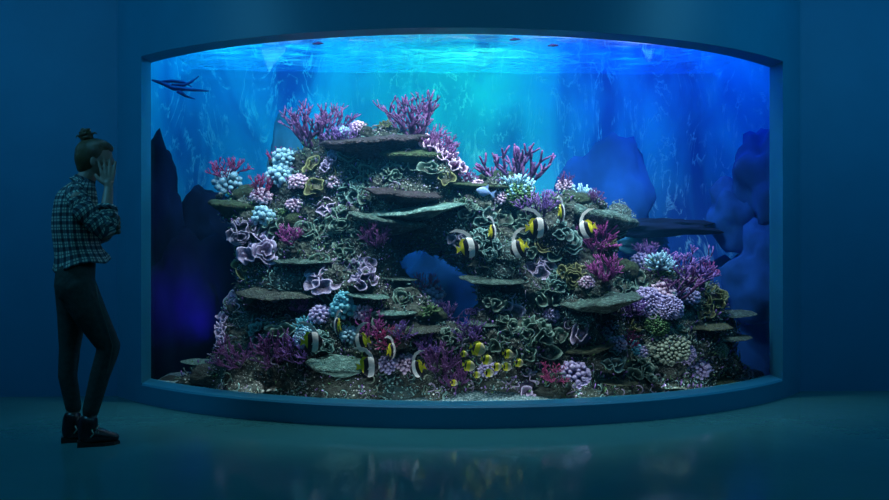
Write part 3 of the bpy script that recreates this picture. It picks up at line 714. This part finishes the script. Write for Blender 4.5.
# dark green swirl corals that fill the face of the reef
SW=[(350,156,30,'rose_coral','green','right of the upright mauve ruffled coral'),(370,170,32,'cabbage_coral','green','below the summit slab, left one'),(392,172,30,'cabbage_coral','green','below the summit slab, middle one'),
(412,168,28,'rose_coral','green','under the moss green summit slab'),(430,172,30,'rose_coral','green','left of the pink-white ruffled slope'),(446,182,26,'rose_coral','olive','at the foot of the pink-white ruffled slope'),
(356,178,32,'cabbage_coral','green','two steps right of the pale pink beads under the mauve ruffles'),(348,194,32,'cabbage_coral','teal','right of the white-rimmed mauve cabbage'),(366,200,28,'rose_coral','green','at the left end of the three stacked slabs'),
(342,222,36,'cabbage_coral','green','below the white-rimmed mauve cabbage'),(360,232,30,'cabbage_coral','green','left of the shaded hollow'),(322,236,32,'cabbage_coral','green','above the teal ledge of the left flank'),
(306,232,26,'rose_coral','green','right above the bright magenta plume'),(345,250,30,'cabbage_coral','green','above the tall mauve cabbage coral'),(332,300,28,'rose_coral','green','under the wide lavender cabbage'),
(280,336,36,'rose_coral','green','in the dark right of the pleated mauve coral'),(262,338,30,'cabbage_coral','teal','left of the dark ring in the lower left flank'),(322,345,30,'cabbage_coral','teal','behind the leftmost banner fish'),
(480,218,30,'cabbage_coral','teal','left above the upright yellow banner fish'),(503,222,26,'rose_coral','green','right of the upright yellow banner fish'),(520,232,28,'rose_coral','green','left of the white-banded banner fish'),
(478,238,30,'cabbage_coral','teal','right of the petal-lobed lilac coral'),(560,232,30,'cabbage_coral','teal','between two banner fish on the right shoulder'),(572,246,34,'rose_coral','teal','left of the largest magenta plume'),
(555,256,28,'rose_coral','green','right of the olive rose coral'),(530,250,26,'cabbage_coral','green','below the white-banded banner fish'),(490,252,28,'cabbage_coral','teal','right of the fish at the hole'),
(548,298,34,'cabbage_coral','green','right of the large ringed lavender coral'),(560,282,30,'cabbage_coral','teal','above the wide teal ledge'),(492,300,28,'cabbage_coral','green','left of the large ringed lavender coral'),
(505,330,32,'cabbage_coral','green','right of the narrow whitish ledge'),(535,336,38,'cabbage_coral','green','middle of the lower right flank'),(547,358,36,'rose_coral','green','right of the yellow fish group, upper'),
(527,360,30,'rose_coral','green','touching the rightmost yellow fish'),(560,340,26,'rose_coral','green','left of the large lilac ring coral'),(500,345,26,'cabbage_coral','green','above the yellow fish group'),
(620,232,24,'rose_coral','green','under the end of the right shoulder'),(625,292,28,'cabbage_coral','green','right end of the wide teal ledge'),(640,282,24,'rose_coral','green','below the lavender ball'),
(610,360,30,'cabbage_coral','teal','right of the olive topped ledge'),(640,370,34,'cabbage_coral','green','above the olive ledge at bottom right'),(700,290,24,'cabbage_coral','green','beneath the wide violet branching coral'),
(255,236,26,'rose_coral','green','below the lone bright blue knobs'),(275,228,26,'cabbage_coral','green','above the bright magenta plume'),(318,262,24,'rose_coral','green','right end of the teal ledge on the left flank'),
(420,340,30,'cabbage_coral','green','above the violet plume left of the yellow fish'),(452,338,26,'cabbage_coral','green','left of the violet plume above the yellow fish'),(380,322,28,'rose_coral','green','above the large magenta pair'),
(402,300,28,'rose_coral','green','between the two pale ledges left of the hole'),(340,330,24,'rose_coral','green','beneath the bright cyan pair'),(462,210,28,'cabbage_coral','green','right end of the green-edged slab'),
(592,230,24,'rose_coral','green','behind the rightmost banner fish'),(530,216,28,'cabbage_coral','green','left of the topmost banner fish'),(676,335,26,'cabbage_coral','green','above the whitish sweep at lower right')]
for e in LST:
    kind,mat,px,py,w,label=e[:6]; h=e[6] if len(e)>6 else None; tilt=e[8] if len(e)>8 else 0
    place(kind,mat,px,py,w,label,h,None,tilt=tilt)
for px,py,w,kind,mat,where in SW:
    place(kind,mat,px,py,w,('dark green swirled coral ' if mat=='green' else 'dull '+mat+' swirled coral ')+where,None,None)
# encrusting growth scattered over the rock: nobody could count it
me=REEF.data; polys=[p for p in me.polygons if p.normal.y<.25]
def scatter(name,n,seed,fn,mats,label,cat,thr,freq=2.6):
    r=random.Random(seed); mb=MB(); k=0; tries=0
    while k<n and tries<n*12:
        tries+=1; p=polys[r.randrange(len(polys))]; c=p.center
        if noise.noise(c*freq+Vector((seed,0,0)))<thr: continue
        mb.mi=r.randrange(len(mats)); fn(mb,c+p.normal*.004,p.normal,r); k+=1
    o=mb.build(name,mats); tag(o,label,cat,kind='stuff')
def f_dot(mb,c,n,r):
    mb.ball(c,r.uniform(.003,.009),0,r.uniform(.6,1),(1,1,.8))
def f_curl(mb,c,n,r):
    s=r.uniform(.012,.03); a=n.orthogonal().normalized(); b=n.cross(a); ph=r.uniform(0,6); w=r.uniform(2,4.5); pts=[]
    for i in range(7):
        t=ph+w*i/6; pts.append(c+n*(s*.5+.3*s*math.sin(t*2))+(a*math.cos(t)+b*math.sin(t))*s)
    mb.tube(pts,s*.17,4,.3,1)
def f_nub(mb,c,n,r):
    s=r.uniform(.015,.04); d=(n+Vector((r.uniform(-.5,.5),r.uniform(-.5,.5),r.uniform(0,.7)))).normalized()
    mb.tube([c,c+d*s*.6,c+d*s+Vector((0,0,s*.2))],[s*.16,s*.13,s*.16],4,0,1)
scatter('coral_polyps',6500,11,f_dot,[CM['white'],CM['teal'],CM['lilac']],'countless pale specks of tiny polyps crusting the reef rock','coral crust',.02)
scatter('coral_curls',2600,5,f_curl,[CM['green'],CM['greylilac'],CM['teal'],CM['sage']],'fine curled green and grey growth covering the reef rock between the corals','coral crust',-.15,1.8)
scatter('turf_growth',4200,8,f_nub,[CM['green'],CM['violet'],CM['teal'],CM['leafgreen']],'short bristly green and violet turf growing on the reef rock','coral crust',-.1,1.4)
# ------------------------------------------------------------------ far rocks in the blue
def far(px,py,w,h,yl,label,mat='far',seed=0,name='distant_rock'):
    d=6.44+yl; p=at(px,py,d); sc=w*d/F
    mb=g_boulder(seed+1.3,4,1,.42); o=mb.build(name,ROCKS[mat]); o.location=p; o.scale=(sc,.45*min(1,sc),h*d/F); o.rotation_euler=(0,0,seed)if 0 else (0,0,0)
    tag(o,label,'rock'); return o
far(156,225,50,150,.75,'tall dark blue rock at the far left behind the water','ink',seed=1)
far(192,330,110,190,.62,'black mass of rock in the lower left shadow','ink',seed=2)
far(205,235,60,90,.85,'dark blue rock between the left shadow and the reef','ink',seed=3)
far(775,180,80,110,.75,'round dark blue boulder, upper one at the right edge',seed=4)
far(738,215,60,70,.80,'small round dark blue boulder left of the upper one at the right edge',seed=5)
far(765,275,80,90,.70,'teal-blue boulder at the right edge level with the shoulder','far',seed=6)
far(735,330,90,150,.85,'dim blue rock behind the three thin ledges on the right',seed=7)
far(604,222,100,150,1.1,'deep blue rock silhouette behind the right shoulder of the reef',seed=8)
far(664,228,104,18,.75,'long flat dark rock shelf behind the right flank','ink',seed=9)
far(644,244,56,20,.95,'pale blue patch beneath the dark rock shelf','mid',seed=10)  # flat form standing for pale blue water showing through a gap
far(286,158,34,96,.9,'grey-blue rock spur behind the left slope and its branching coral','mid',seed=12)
far(446,300,110,110,1.05,'deep blue form added behind the hole in the reef to darken it',seed=13)  # added form, darkens the backdrop behind the hole
# ------------------------------------------------------------------ fish
def band_mat(name, stops, scale=1.0):
    """colour bands along the body (object X from -0.5 tail to 0.5 nose), slightly bowed"""
    m,nt,bs=nodes(name); bs.inputs['Roughness'].default_value=.4
    tc=N(nt,'ShaderNodeTexCoord'); sx=N(nt,'ShaderNodeSeparateXYZ'); nt.links.new(tc.outputs['Object'],sx.inputs[0])
    z2=N(nt,'ShaderNodeMath',operation='POWER',i_1=2.); nt.links.new(sx.outputs[2],z2.inputs[0])
    zz=N(nt,'ShaderNodeMath',operation='MULTIPLY',i_1=.35); nt.links.new(z2.outputs[0],zz.inputs[0])
    ad=N(nt,'ShaderNodeMath',operation='ADD'); nt.links.new(sx.outputs[0],ad.inputs[0]); nt.links.new(zz.outputs[0],ad.inputs[1])
    a2=N(nt,'ShaderNodeMath',operation='ADD',i_1=.5); nt.links.new(ad.outputs[0],a2.inputs[0])
    r=ramp(nt,a2.outputs[0],stops); r.color_ramp.interpolation='CONSTANT'; nt.links.new(r.outputs[0],bs.inputs['Base Color']); return m
WHT=(.95,.95,.92); BLK=(.008,.01,.02); YEL=(.95,.85,.04)
BAN=band_mat('banner_fish_bands',[(0,YEL),(.30,BLK),(.50,WHT),(.74,BLK),(.90,WHT)])
BAN2=band_mat('yellow_fish_bands',[(0,YEL),(.16,BLK),(.32,YEL),(.62,(.8,.72,.4)),(.85,(.7,.68,.5))])
yelf=flat('yellow_fin',YEL,.4); whf=flat('white_fin',WHT,.4); blk=flat('black_eye',BLK,.2); bluf=flat('blue_scales',(.30,.48,.85),.4,nscale=8); blackf=flat('black_fin',BLK,.4)
def fish_body(prof,th,n=22,k=14):
    """prof: list of (x, ztop, zbot)"""
    mb=MB(); vs=[]; fs=[]
    for i,(x,a,b) in enumerate(prof):
        c=(a+b)/2; h=(a-b)/2; w=th*math.sin(PI*min(.999,max(.001,(i+.25)/(len(prof)-.5))))**.6*min(1,h*4)
        for j in range(k):
            t=2*PI*j/k; vs.append((x,w*math.sin(t)*abs(math.sin(t))**.15,c+h*math.cos(t)))
    L=len(prof); fs=[(i*k+j,(i+1)*k+j,(i+1)*k+(j+1)%k,i*k+(j+1)%k) for i in range(L-1) for j in range(k)]
    vs+=[(prof[0][0],0,(prof[0][1]+prof[0][2])/2),(prof[-1][0]+.01,0,(prof[-1][1]+prof[-1][2])/2)]
    fs+=[(L*k,j,(j+1)%k) for j in range(k)]+[(L*k+1,(L-1)*k+(j+1)%k,(L-1)*k+j) for j in range(k)]
    mb.add(vs,fs); return mb
def fin(pts,th=.012):
    mb=MB(); n=len(pts); vs=[(x,-th,z) for x,z in pts]+[(x,th,z) for x,z in pts]
    mb.add(vs,[tuple(range(n)),tuple(range(2*n-1,n-1,-1))]+[(i,n+i,n+(i+1)%n,(i+1)%n) for i in range(n)]); return mb
def make_banner():
    r=empty('banner_fish')
    P=[]
    for i in range(15):
        u=i/14; x=-.36+.80*u
        h=.05+.40*math.sin(PI*min(1,u*1.02+.0))**.75*(1-.12*u) if u<.8 else .05+.40*math.sin(PI*u)**.9*(.85)
        P.append((x,h*1.05,-h))
    KIDS['banner_fish']=[
      fish_body(P,.10).build('body',BAN,r),
      fin([(-.34,.04),(-.55,.17),(-.50,0),(-.55,-.17),(-.34,-.05)]).build('tail_fin',yelf,r,False),
      fin([(.20,.36),(.10,.58),(-.12,.78),(-.45,.86),(-.76,.74),(-.46,.74),(-.18,.64),(-.02,.48),(.0,.38)]).build('dorsal_streamer',whf,r,False),
      fin([(-.05,.40),(-.26,.42),(-.40,.22),(-.33,.06),(-.18,.2)]).build('dorsal_fin',yelf,r,False),
      fin([(0,-.38),(-.22,-.50),(-.36,-.26),(-.3,-.06)]).build('anal_fin',blackf,r,False)]
    for s in (-1,1):
        mb=MB(); mb.ball((.31,s*.055,.07),.032,2); KIDS['banner_fish'].append(mb.build('eye',blk,r))
    mb=fin([(.14,-.03),(.0,.02),(-.05,-.10),(.06,-.12)],.008); mb.v=[(x,y-.115,z) for x,y,z in mb.v]; KIDS['banner_fish'].append(mb.build('pectoral_fin',whf,r,False))
    return r
def make_yellow():
    r=empty('butterfly_fish'); P=[]
    for i in range(13):
        u=i/12; h=.05+.36*math.sin(PI*u)**.7; P.append((-.36+.82*u,h,-h*.95))
    KIDS['butterfly_fish']=[fish_body(P,.12).build('body',BAN2,r),
      fin([(-.34,.05),(-.52,.16),(-.50,-.16),(-.34,-.05)]).build('tail_fin',yelf,r,False),
      fin([(.12,.36),(-.1,.47),(-.33,.32),(-.34,.10),(-.1,.33)]).build('dorsal_fin',yelf,r,False),
      fin([(0,-.34),(-.22,-.42),(-.35,-.22),(-.32,-.08),(-.1,-.3)]).build('anal_fin',yelf,r,False)]
    for s in (-1,1):
        mb=MB(); mb.ball((.30,s*.06,.08),.035,2); KIDS['butterfly_fish'].append(mb.build('eye',blk,r))
    return r
def put_fish(o,px,py,w,yaw,pitch,label,cat,group,off=.16):
    p,_=hit(px,py); d=max(p.y-off,glassd(px)+.12); p=at(px,py,d); s=w*d/F
    o.location=p; o.rotation_euler=(0,math.radians(pitch),math.radians(yaw)); o.scale=(s,s,s); tag(o,label,cat,group)
BF=[(313,342,24,0,0,'banner fish facing right, leftmost of all, left of the table ledge'),
(369,367,24,0,0,'banner fish facing right before the right end of the table ledge'),
(538,228,24,0,0,'banner fish facing right, middle of the right shoulder, white band curved'),
(469,248,24,0,-8,'banner fish facing right at the upper edge of the blue hole'),
(337,326,20,118,0,'yellow banner fish turned away beneath the cyan corals'),
(493,233,20,62,0,'yellow banner fish turned away left of the blue-hole right flank top'),
(562,213,20,62,0,'topmost banner fish, turned away, on the right shoulder'),
(392,351,19,62,0,'yellow banner fish turned away beside the magenta plumes'),
(586,230,22,148,22,'rightmost banner fish, tilted, above the largest magenta plume'),
(518,249,22,148,22,'tilted banner fish facing left beneath the white-banded one'),
(361,343,22,148,20,'tilted banner fish facing left beside the large magenta plumes'),
(417,369,20,148,20,'tilted banner fish facing left at the left of the large purple plume')]
proto=make_banner()
for i,(px,py,w,yw,pt,lb) in enumerate(BF):
    put_fish(proto if i==0 else copy_tree(proto),px,py,w,yw,pt,lb,'fish','black and white banner fish over the reef')
YF=[(478,349,15,'largest yellow fish, topmost of the little shoal'),(469,366,12,'plump yellow fish at the left of the shoal'),(487,360,11,'yellow fish in the middle of the shoal below the largest'),
(508,354,10,'yellow fish at the upper right of the shoal'),(519,363,9,'rightmost yellow fish of the shoal'),(497,367,9,'yellow fish in the centre of the shoal, left of a pair'),
(507,367,9,'yellow fish in the centre of the shoal, right of a pair'),(489,373,9,'yellow fish low in the shoal by the lilac beads'),(477,375,7,'tiny yellow fish at the bottom of the shoal'),
(464,354,7,'tiny brownish yellow fish left of the largest'),(454,383,7,'tiny yellow fish alone lower left of the shoal')]
proto=make_yellow()
for i,(px,py,w,lb) in enumerate(YF):
    put_fish(proto if i==0 else copy_tree(proto),px,py,w*1.15,R.choice((12,-10,20)),R.uniform(0,18),lb,'fish','small yellow fish in a shoal at the foot of the reef',.2)
r=empty('blue_fish')
fish_body([(-.30,.04,-.04),(-.15,.12,-.12),(.0,.22,-.24),(.15,.24,-.24),(.3,.17,-.14),(.44,.05,-.03)],.1).build('body',bluf,r)
fin([(-.28,.03),(-.56,.22),(-.46,0),(-.52,-.22),(-.28,-.03)]).build('tail_fin',bluf,r,False)
fin([(.1,.22),(-.1,.42),(-.14,.12)]).build('dorsal_fin',bluf,r,False)
put_fish(r,485,192,20,185,-12,'pale blue star-shaped fish above the green mounds near the top right slope','fish',None)
# drifting branch at the upper left and leaves at the surface
dm=flat('drift_wood',(.03,.07,.30),.6,nscale=20,amt=.4)
p0=lambda x,y:at(x,y,7.0)
mb=MB(); mb.tube([p0(152,80),p0(162,83),p0(174,88),p0(186,89),p0(196,90),p0(209,91)],[.008,.016,.022,.017,.012,.004],8); mb.tube([p0(172,86),p0(184,85),p0(191,82),p0(199,76)],[.02,.013,.010,.004],6); mb.tube([p0(160,82),p0(172,81),p0(184,82),p0(192,87)],[.010,.013,.012,.005],6); mb.tube([p0(178,91),p0(186,96),p0(195,99)],[.02,.012,.004],6)
tag(mb.build('driftwood',dm),'dark blue forked branch floating near the upper left corner of the tank','driftwood')
lf=flat('dark_leaf',(.012,.008,.04),1.,0.)
for i,(x,y) in enumerate(((515,40),(553,46),(318,44))):
    mb=MB(); c=at(x,y,6.0); mb.tube([c-Vector((.035,0,0)),c+Vector((0,.02,.01)),c+Vector((.035,0,.004))],[.006,.018,.005],6,sq=.4)
    tag(mb.build('floating_leaf',lf),('small dark leaf floating under the water surface, ')+('middle of three','rightmost of three','leftmost of three')[i],'leaf','leaves drifting under the water surface')
# ------------------------------------------------------------------ the visitor: local frame facing +X (towards the tank), z up, feet on z = 0
PD=4.94; PX=182.; PO=at(88,444,PD); PO.z=0
def L(px,py,y=0.): return Vector(((px-88)/196.,y,(444-py)/PX))
skin=flat('skin',(.32,.19,.15),.5,nscale=12,amt=.08)
hairm,nt,bs=nodes('brown_hair'); bs.inputs['Roughness'].default_value=.45
tc=N(nt,'ShaderNodeTexCoord'); wv=N(nt,'ShaderNodeTexWave',i_Scale=60.,i_Distortion=6.,i_Detail=3.); nt.links.new(tc.outputs['Object'],wv.inputs[0])
r=ramp(nt,wv.outputs[0],[(0,(.04,.02,.01)),(1,(.16,.09,.035))]); nt.links.new(r.outputs[0],bs.inputs['Base Color']); bump(nt,wv.outputs[0],bs,.5,.005)
jeans=flat('dark_jeans',(.02,.032,.028),.8,nscale=40,amt=.3,bmp=.2); boot=flat('black_leather',(.012,.011,.014),.35,nscale=20,amt=.3); sole=flat('boot_sole',(.02,.012,.012),.6); elas=flat('boot_lace',(.25,.28,.22),.6); seam=flat('seam_highlight',(.04,.06,.05),.7)
plaid,nt,bs=nodes('plaid_cloth'); bs.inputs['Roughness'].default_value=.85
a=N(nt,'ShaderNodeAttribute',attribute_name='puv'); sp=N(nt,'ShaderNodeSeparateXYZ'); nt.links.new(a.outputs['Vector'],sp.inputs[0])
def lines(src,period,width,off=0.):
    m1=N(nt,'ShaderNodeMath',operation='MULTIPLY_ADD',i_1=1/period,i_2=off); nt.links.new(src,m1.inputs[0])
    m2=N(nt,'ShaderNodeMath',operation='FRACT'); nt.links.new(m1.outputs[0],m2.inputs[0])
    m3=N(nt,'ShaderNodeMath',operation='LESS_THAN',i_1=width); nt.links.new(m2.outputs[0],m3.inputs[0]); return m3.outputs[0]
def addm(x,y):
    m=N(nt,'ShaderNodeMath',operation='ADD'); nt.links.new(x,m.inputs[0]); nt.links.new(y,m.inputs[1]); return m.outputs[0]
wide=addm(lines(sp.outputs[0],.046,.42),lines(sp.outputs[1],.046,.42)); thin=addm(lines(sp.outputs[0],.046,.1,.35),lines(sp.outputs[1],.046,.1,.35))
w2=N(nt,'ShaderNodeMath',operation='MULTIPLY_ADD',i_1=.5,i_2=0.); nt.links.new(wide,w2.inputs[0])
cr=ramp(nt,w2.outputs[0],[(0,(.42,.48,.40)),(.49,(.07,.10,.12)),(1,(.012,.018,.03))]); cr.color_ramp.interpolation='LINEAR'
nt.links.new(mixc(nt,thin,cr.outputs[0],(.05,.07,.09)),bs.inputs['Base Color'])
person=empty('person',PO); person.rotation_euler=(0,0,math.radians(21.6))
tag(person,'person with a hair bun, plaid shirt and dark jeans, hand raised to the face','person')
def caps(mb,pts,rs,sq=1.0,n=14,sqdir=None):
    # densify and round the ends so that pieces melt together in the remesh
    P=[];Q=[]
    for i in range(len(pts)-1):
        for k in range(5):
            t=k/5; P.append(pts[i].lerp(pts[i+1],t)); Q.append(rs[i]+(rs[i+1]-rs[i])*t)
    P.append(pts[-1]); Q.append(rs[-1])
    mb.tube(P,Q,n,sq=sq,sqdir=sqdir)
    for i,p in enumerate(pts): mb.ball(p,rs[i]*.98,2,0,(1,sq,1) if sqdir is None else (1,1,1)) if sq==1 else None
def melt(mb,name,mat,vox,smooth=6,parent=person):
    o=mb.build(name,mat); bake(o,[('REMESH',dict(mode='VOXEL',voxel_size=vox)),('SMOOTH',dict(factor=.5,iterations=smooth))]); o.parent=parent; return o
# body: torso, neck, head with face, arms, hands, legs, feet in one surface
mb=MB()
def ell(c,rx,ry,rz,rot=0): mb.ball(c,1,3,0,(rx,ry,rz),Matrix.Rotation(rot,3,'Y'))
hc=L(95,158)
ell(hc,.092,.072,.098); ell(L(97,163),.072,.064,.092,.15)                       # skull, face
ell(L(103,171),.036,.044,.046); ell(L(107.5,176.5),.020,.024,.018)                 # jaw, chin
ell(L(107,152),.020,.050,.030)                                        # forehead and brow
mb.tube([L(110.5,157),L(112.8,161),L(114,164.5)],[.009,.011,.013],8)                     # nose
ell(L(109.5,170),.012,.024,.008); ell(L(109,173.2),.012,.020,.008); ell(L(106,168),.030,.036,.040)                # lips
for s in (-1,1):
    ell(L(106,164,s*.042),.022,.018,.022); ell(L(110,159.5,s*.030),.010,.014,.009); ell(L(92.5,163,s*.071),.014,.010,.030)     # cheek, eye, ear
caps(mb,[L(92,168),L(84,184),L(78,196)],[.050,.050,.066])
for z0,z1,cx0,cx1,rx,ry in ((198,225,76,74,.085,.125),(225,255,74,75,.085,.115),(255,285,75,76,.085,.135)):
    caps(mb,[L(cx0,z0),L(cx1,z1)],[rx,rx]); 
    for s in (-1,1): caps(mb,[L(cx0,z0,s*(ry-rx)),L(cx1,z1,s*(ry-rx))],[rx*.95,rx*.95])
EN,WN=L(104,230,-.19),L(108.5,190,-.10); EF,WF=L(99,236,.17),L(112,233,.02)
for s,E,Wr in ((-1,EN,WN),(1,EF,WF)):
    caps(mb,[L(76,197,s*.12),L(77,200,s*.155),E],[.05,.044,.036]); caps(mb,[E,E.lerp(Wr,.35),Wr],[.036,.036,.024])
def hand(w,d,pn,side,curl,s=1.0,spread=.16):
    """w wrist, d hand direction, pn palm-facing normal, side towards the thumb"""
    d=d.normalized(); side=(side-d*side.dot(d)).normalized(); pn=(pn-d*pn.dot(d)-side*pn.dot(side)).normalized()
    caps(mb,[w,w+d*.03*s],[.023,.024])
    for k in (-1.5,-.5,.5,1.5): caps(mb,[w+d*.025+side*k*.009,w+d*.088*s+side*k*.021],[.013,.011],n=8)
    for k,ln in ((1.5,.075),(.5,.085),(-.5,.079),(-1.5,.062)):
        b=w+d*.088*s+side*k*.021; dd=(d+side*k*spread*.8).normalized(); pts=[b]; 
        for j,f in enumerate((.45,.32,.23)):
            dd=(dd+pn*curl).normalized(); pts.append(pts[-1]+dd*ln*f*s)
        caps(mb,pts,[.0092,.0088,.008,.007],n=8)
    b=w+d*.03+side*.022; dd=(d*.7+side*.75+pn*.25).normalized(); e=b+dd*.04; caps(mb,[b,e,e+(dd+d*.8+pn*.3).normalized()*.028],[.014,.0115,.009],n=8)
hand(WN,L(107,165,-.080)-WN,Vector((.0,1,0)),Vector((-1,0,0)),.10)
hand(WF,Vector((.45,-1,.35)),Vector((-.6,-.2,-.6)),Vector((0,.2,1)),.32)
HN=L(76,285,-.075); HF=L(73,285,.075)
KN,AN=L(109,347,-.085),L(90,417,-.075); KF,AF=L(69.5,350,.08),L(73.5,417,.07)
for H,K,A_,T,Q in ((HN,KN,AN,L(89,312,-.09),L(99.5,376,-.08)),(HF,KF,AF,L(72,315,.085),L(67.5,378,.075))):
    caps(mb,[H,T,K,Q,A_],[.08,.066,.044,.042,.033])
    caps(mb,[A_,A_+Vector((.01,0,-.09)),A_+Vector((.08,0,-.115))],[.033,.028,.018])
body=melt(mb,'body',skin,.005,2)
# hair
mb=MB()
ell(L(91.5,154.5),.088,.082,.086,-.3); ell(L(88,159),.072,.078,.088); ell(L(99,147),.080,.066,.040,.25); ell(L(84,168),.04,.055,.045)
hair=melt(mb,'hair',hairm,.008,4)
mb=MB()
for k in range(14):
    a0=k*2.4; mb.tube([L(86,138)+Vector((.028*math.cos(a0+j*.5)*(1-.08*j),.034*math.sin(a0+j*.5),-.012+.008*((k*5)%7)*.6+.004*j)) for j in range(6)],.011,6)
mb.ball(L(86,138.5),.032,2)
mb.tube([L(81,139),L(77,137),L(76,140)],[.008,.005,.002],5); mb.tube([L(90,136),L(95,133.5),L(97,135)],[.008,.005,.002],5)
bun=mb.build('hair_bun',hairm,hair)
# eye on the visible side
for s in (-1,1):
    mb=MB(); mb.ball(L(110,159.5,s*.031),.0075,2); mb.build('eye',flat('eye_brown',(.06,.05,.05),.3),person)
# shirt: torso loft with folds
mb=MB(); secs=[(181,84,.050,.055),(185,82,.066,.085),(190,78.5,.088,.135),(196,76.5,.104,.175),(205,75.5,.112,.178),(218,75,.116,.172),(232,75.5,.118,.160),(246,77.5,.118,.152),(256,80,.128,.158),(262,81.5,.142,.170),(266,82,.148,.176)]
n=56; vs=[]; ps=[]
for i,(py,cx,rx,ry) in enumerate(secs):
    c=L(cx,py)
    for j in range(n):
        a=2*PI*j/n; fold=1+.035*min(1,i/5)*math.sin(a*9+i*.7)+.02*math.sin(a*5-i*1.3)
        z=c.z+(.030*math.cos(a)+.012*math.sin(3*a) if i>=8 else 0)*(1 if i>=9 else .5)
        vs.append((c.x+rx*fold*math.cos(a),ry*fold*math.sin(a),z)); ps.append((a*.155+.02,c.z,0))
fs=[(i*n+j,(i+1)*n+j,(i+1)*n+(j+1)%n,i*n+(j+1)%n) for i in range(len(secs)-1) for j in range(n)]
mb.add(vs,fs,0.,ps); sh=mb.build('shirt',plaid,person)
m=sh.modifiers.new('sub','SUBSURF'); m.levels=m.render_levels=1; m=sh.modifiers.new('th','SOLIDIFY'); m.thickness=.006
def sleeve(pts,rs):
    mb=MB(); P=[];Q=[]; k=0
    for i in range(len(pts)-1):
        for j in range(6):
            t=j/6; P.append(pts[i].lerp(pts[i+1],t)); Q.append((rs[i]+(rs[i+1]-rs[i])*t)*(1+.06*math.sin(k*1.7)+.03*math.sin(k*3.1))); k+=1
    P.append(pts[-1]); Q.append(rs[-1])
    mb.tube(P,Q,20,cap=False); s=mb.build('sleeve',plaid,sh); s.modifiers.new('th','SOLIDIFY').thickness=.005; return s
sN=sleeve([L(76,191,-.085),L(76.5,199,-.135),L(85,213,-.168),EN+Vector((.0,0,-.012)),EN.lerp(WN,.25)+Vector((.012,0,0)),EN.lerp(WN,.46)],[.045,.058,.060,.054,.055,.050])
sF=sleeve([L(75,190,.105),L(76,197,.15),L(84,214,.17),EF,EF.lerp(WF,.45)],[.050,.066,.060,.050,.044])
mb=MB(); c0=EN.lerp(WN,.40); c1=EN.lerp(WN,.52); mb.tube([c0,c0.lerp(c1,.5),c1],[.055,.060,.056],18,cap=False); s=mb.build('cuff',plaid,sN); s.modifiers.new('th','SOLIDIFY').thickness=.006
mb=MB(); mb.tube([EF.lerp(WF,.40),EF.lerp(WF,.5)],[.047,.045],18,cap=False); s=mb.build('cuff',plaid,sF); s.modifiers.new('th','SOLIDIFY').thickness=.006
mb=MB(); mb.tube([L(85.5,179.5),L(84,183),L(81,187)],[.056,.062,.074],24,cap=False); s=mb.build('collar',plaid,sh); s.modifiers.new('th','SOLIDIFY').thickness=.006
# trousers
mb=MB()
for s in (-1,1):
    caps(mb,[L(78,258,s*.05),L(75.5,275,s*.062),L(74.5,288,s*.070)],[.088,.102,.104])
caps(mb,[L(78,258),L(75,280)],[.095,.105])
caps(mb,[HN,L(89,312,-.09),KN,L(99.5,376,-.08),L(90.5,410,-.075)],[.104,.090,.062,.053,.045])
caps(mb,[HF,L(72,315,.085),KF,L(67.5,378,.075),L(73.5,410,.07)],[.100,.080,.057,.051,.043])
tr=melt(mb,'trousers',jeans,.009,5)
mb=MB(); mb.tube([L(96,285,-.165),L(98,300,-.175),L(105,322,-.166),L(112,345,-.150),L(107,372,-.137)],.003,5); mb.build('side_seam_highlight',seam,tr)  # seam line in a paler tone for the highlight down the leg
# boots
for A_,dx,dy in ((AN,.0,0),(AF,.0,.0)):
    mb=MB(); x0=A_.x-.012; y0=A_.y; 
    caps(mb,[Vector((x0+.006,y0,.130)),Vector((x0-.004,y0,.06))],[.050,.048]); caps(mb,[Vector((x0-.005,y0,.05)),Vector((x0+.06,y0,.052)),Vector((x0+.105,y0,.04)),Vector((x0+.138,y0,.036))],[.042,.042,.034,.026])
    bt=melt(mb,'boot',boot,.007,4)
    mb=MB(); pts=[]; 
    out=[(-.050,.030),(-.052,0),(-.050,-.030),(.02,-.034),(.085,-.042),(.135,-.034),(.165,0),(.135,.034),(.085,.042),(.02,.034)]
    k=len(out); mb.add([(x0+x,y0+y,0) for x,y in out]+[(x0+x,y0+y,.018) for x,y in out],[tuple(range(k))[::-1],tuple(range(k,2*k))]+[(i,(i+1)%k,k+(i+1)%k,k+i) for i in range(k)]); mb.build('sole',sole,bt,False)
    mb=MB(); mb.box((x0-.052,y0-.03,0),(x0+.005,y0+.03,.03)); mb.build('heel',sole,bt,False)
    mb=MB()
    for k in range(3): z=.075+.018*k; xx=x0+.052-.012*k; mb.tube([Vector((xx,y0-.036,z)),Vector((xx+.018,y0,z+.012)),Vector((xx,y0+.036,z))],.0035,5)
    mb.tube([Vector((x0+.02,y0-.048,.095)),Vector((x0+.03,y0-.055,.075)),Vector((x0+.015,y0-.052,.055))],.004,5)
    mb.build('laces',elas,bt)
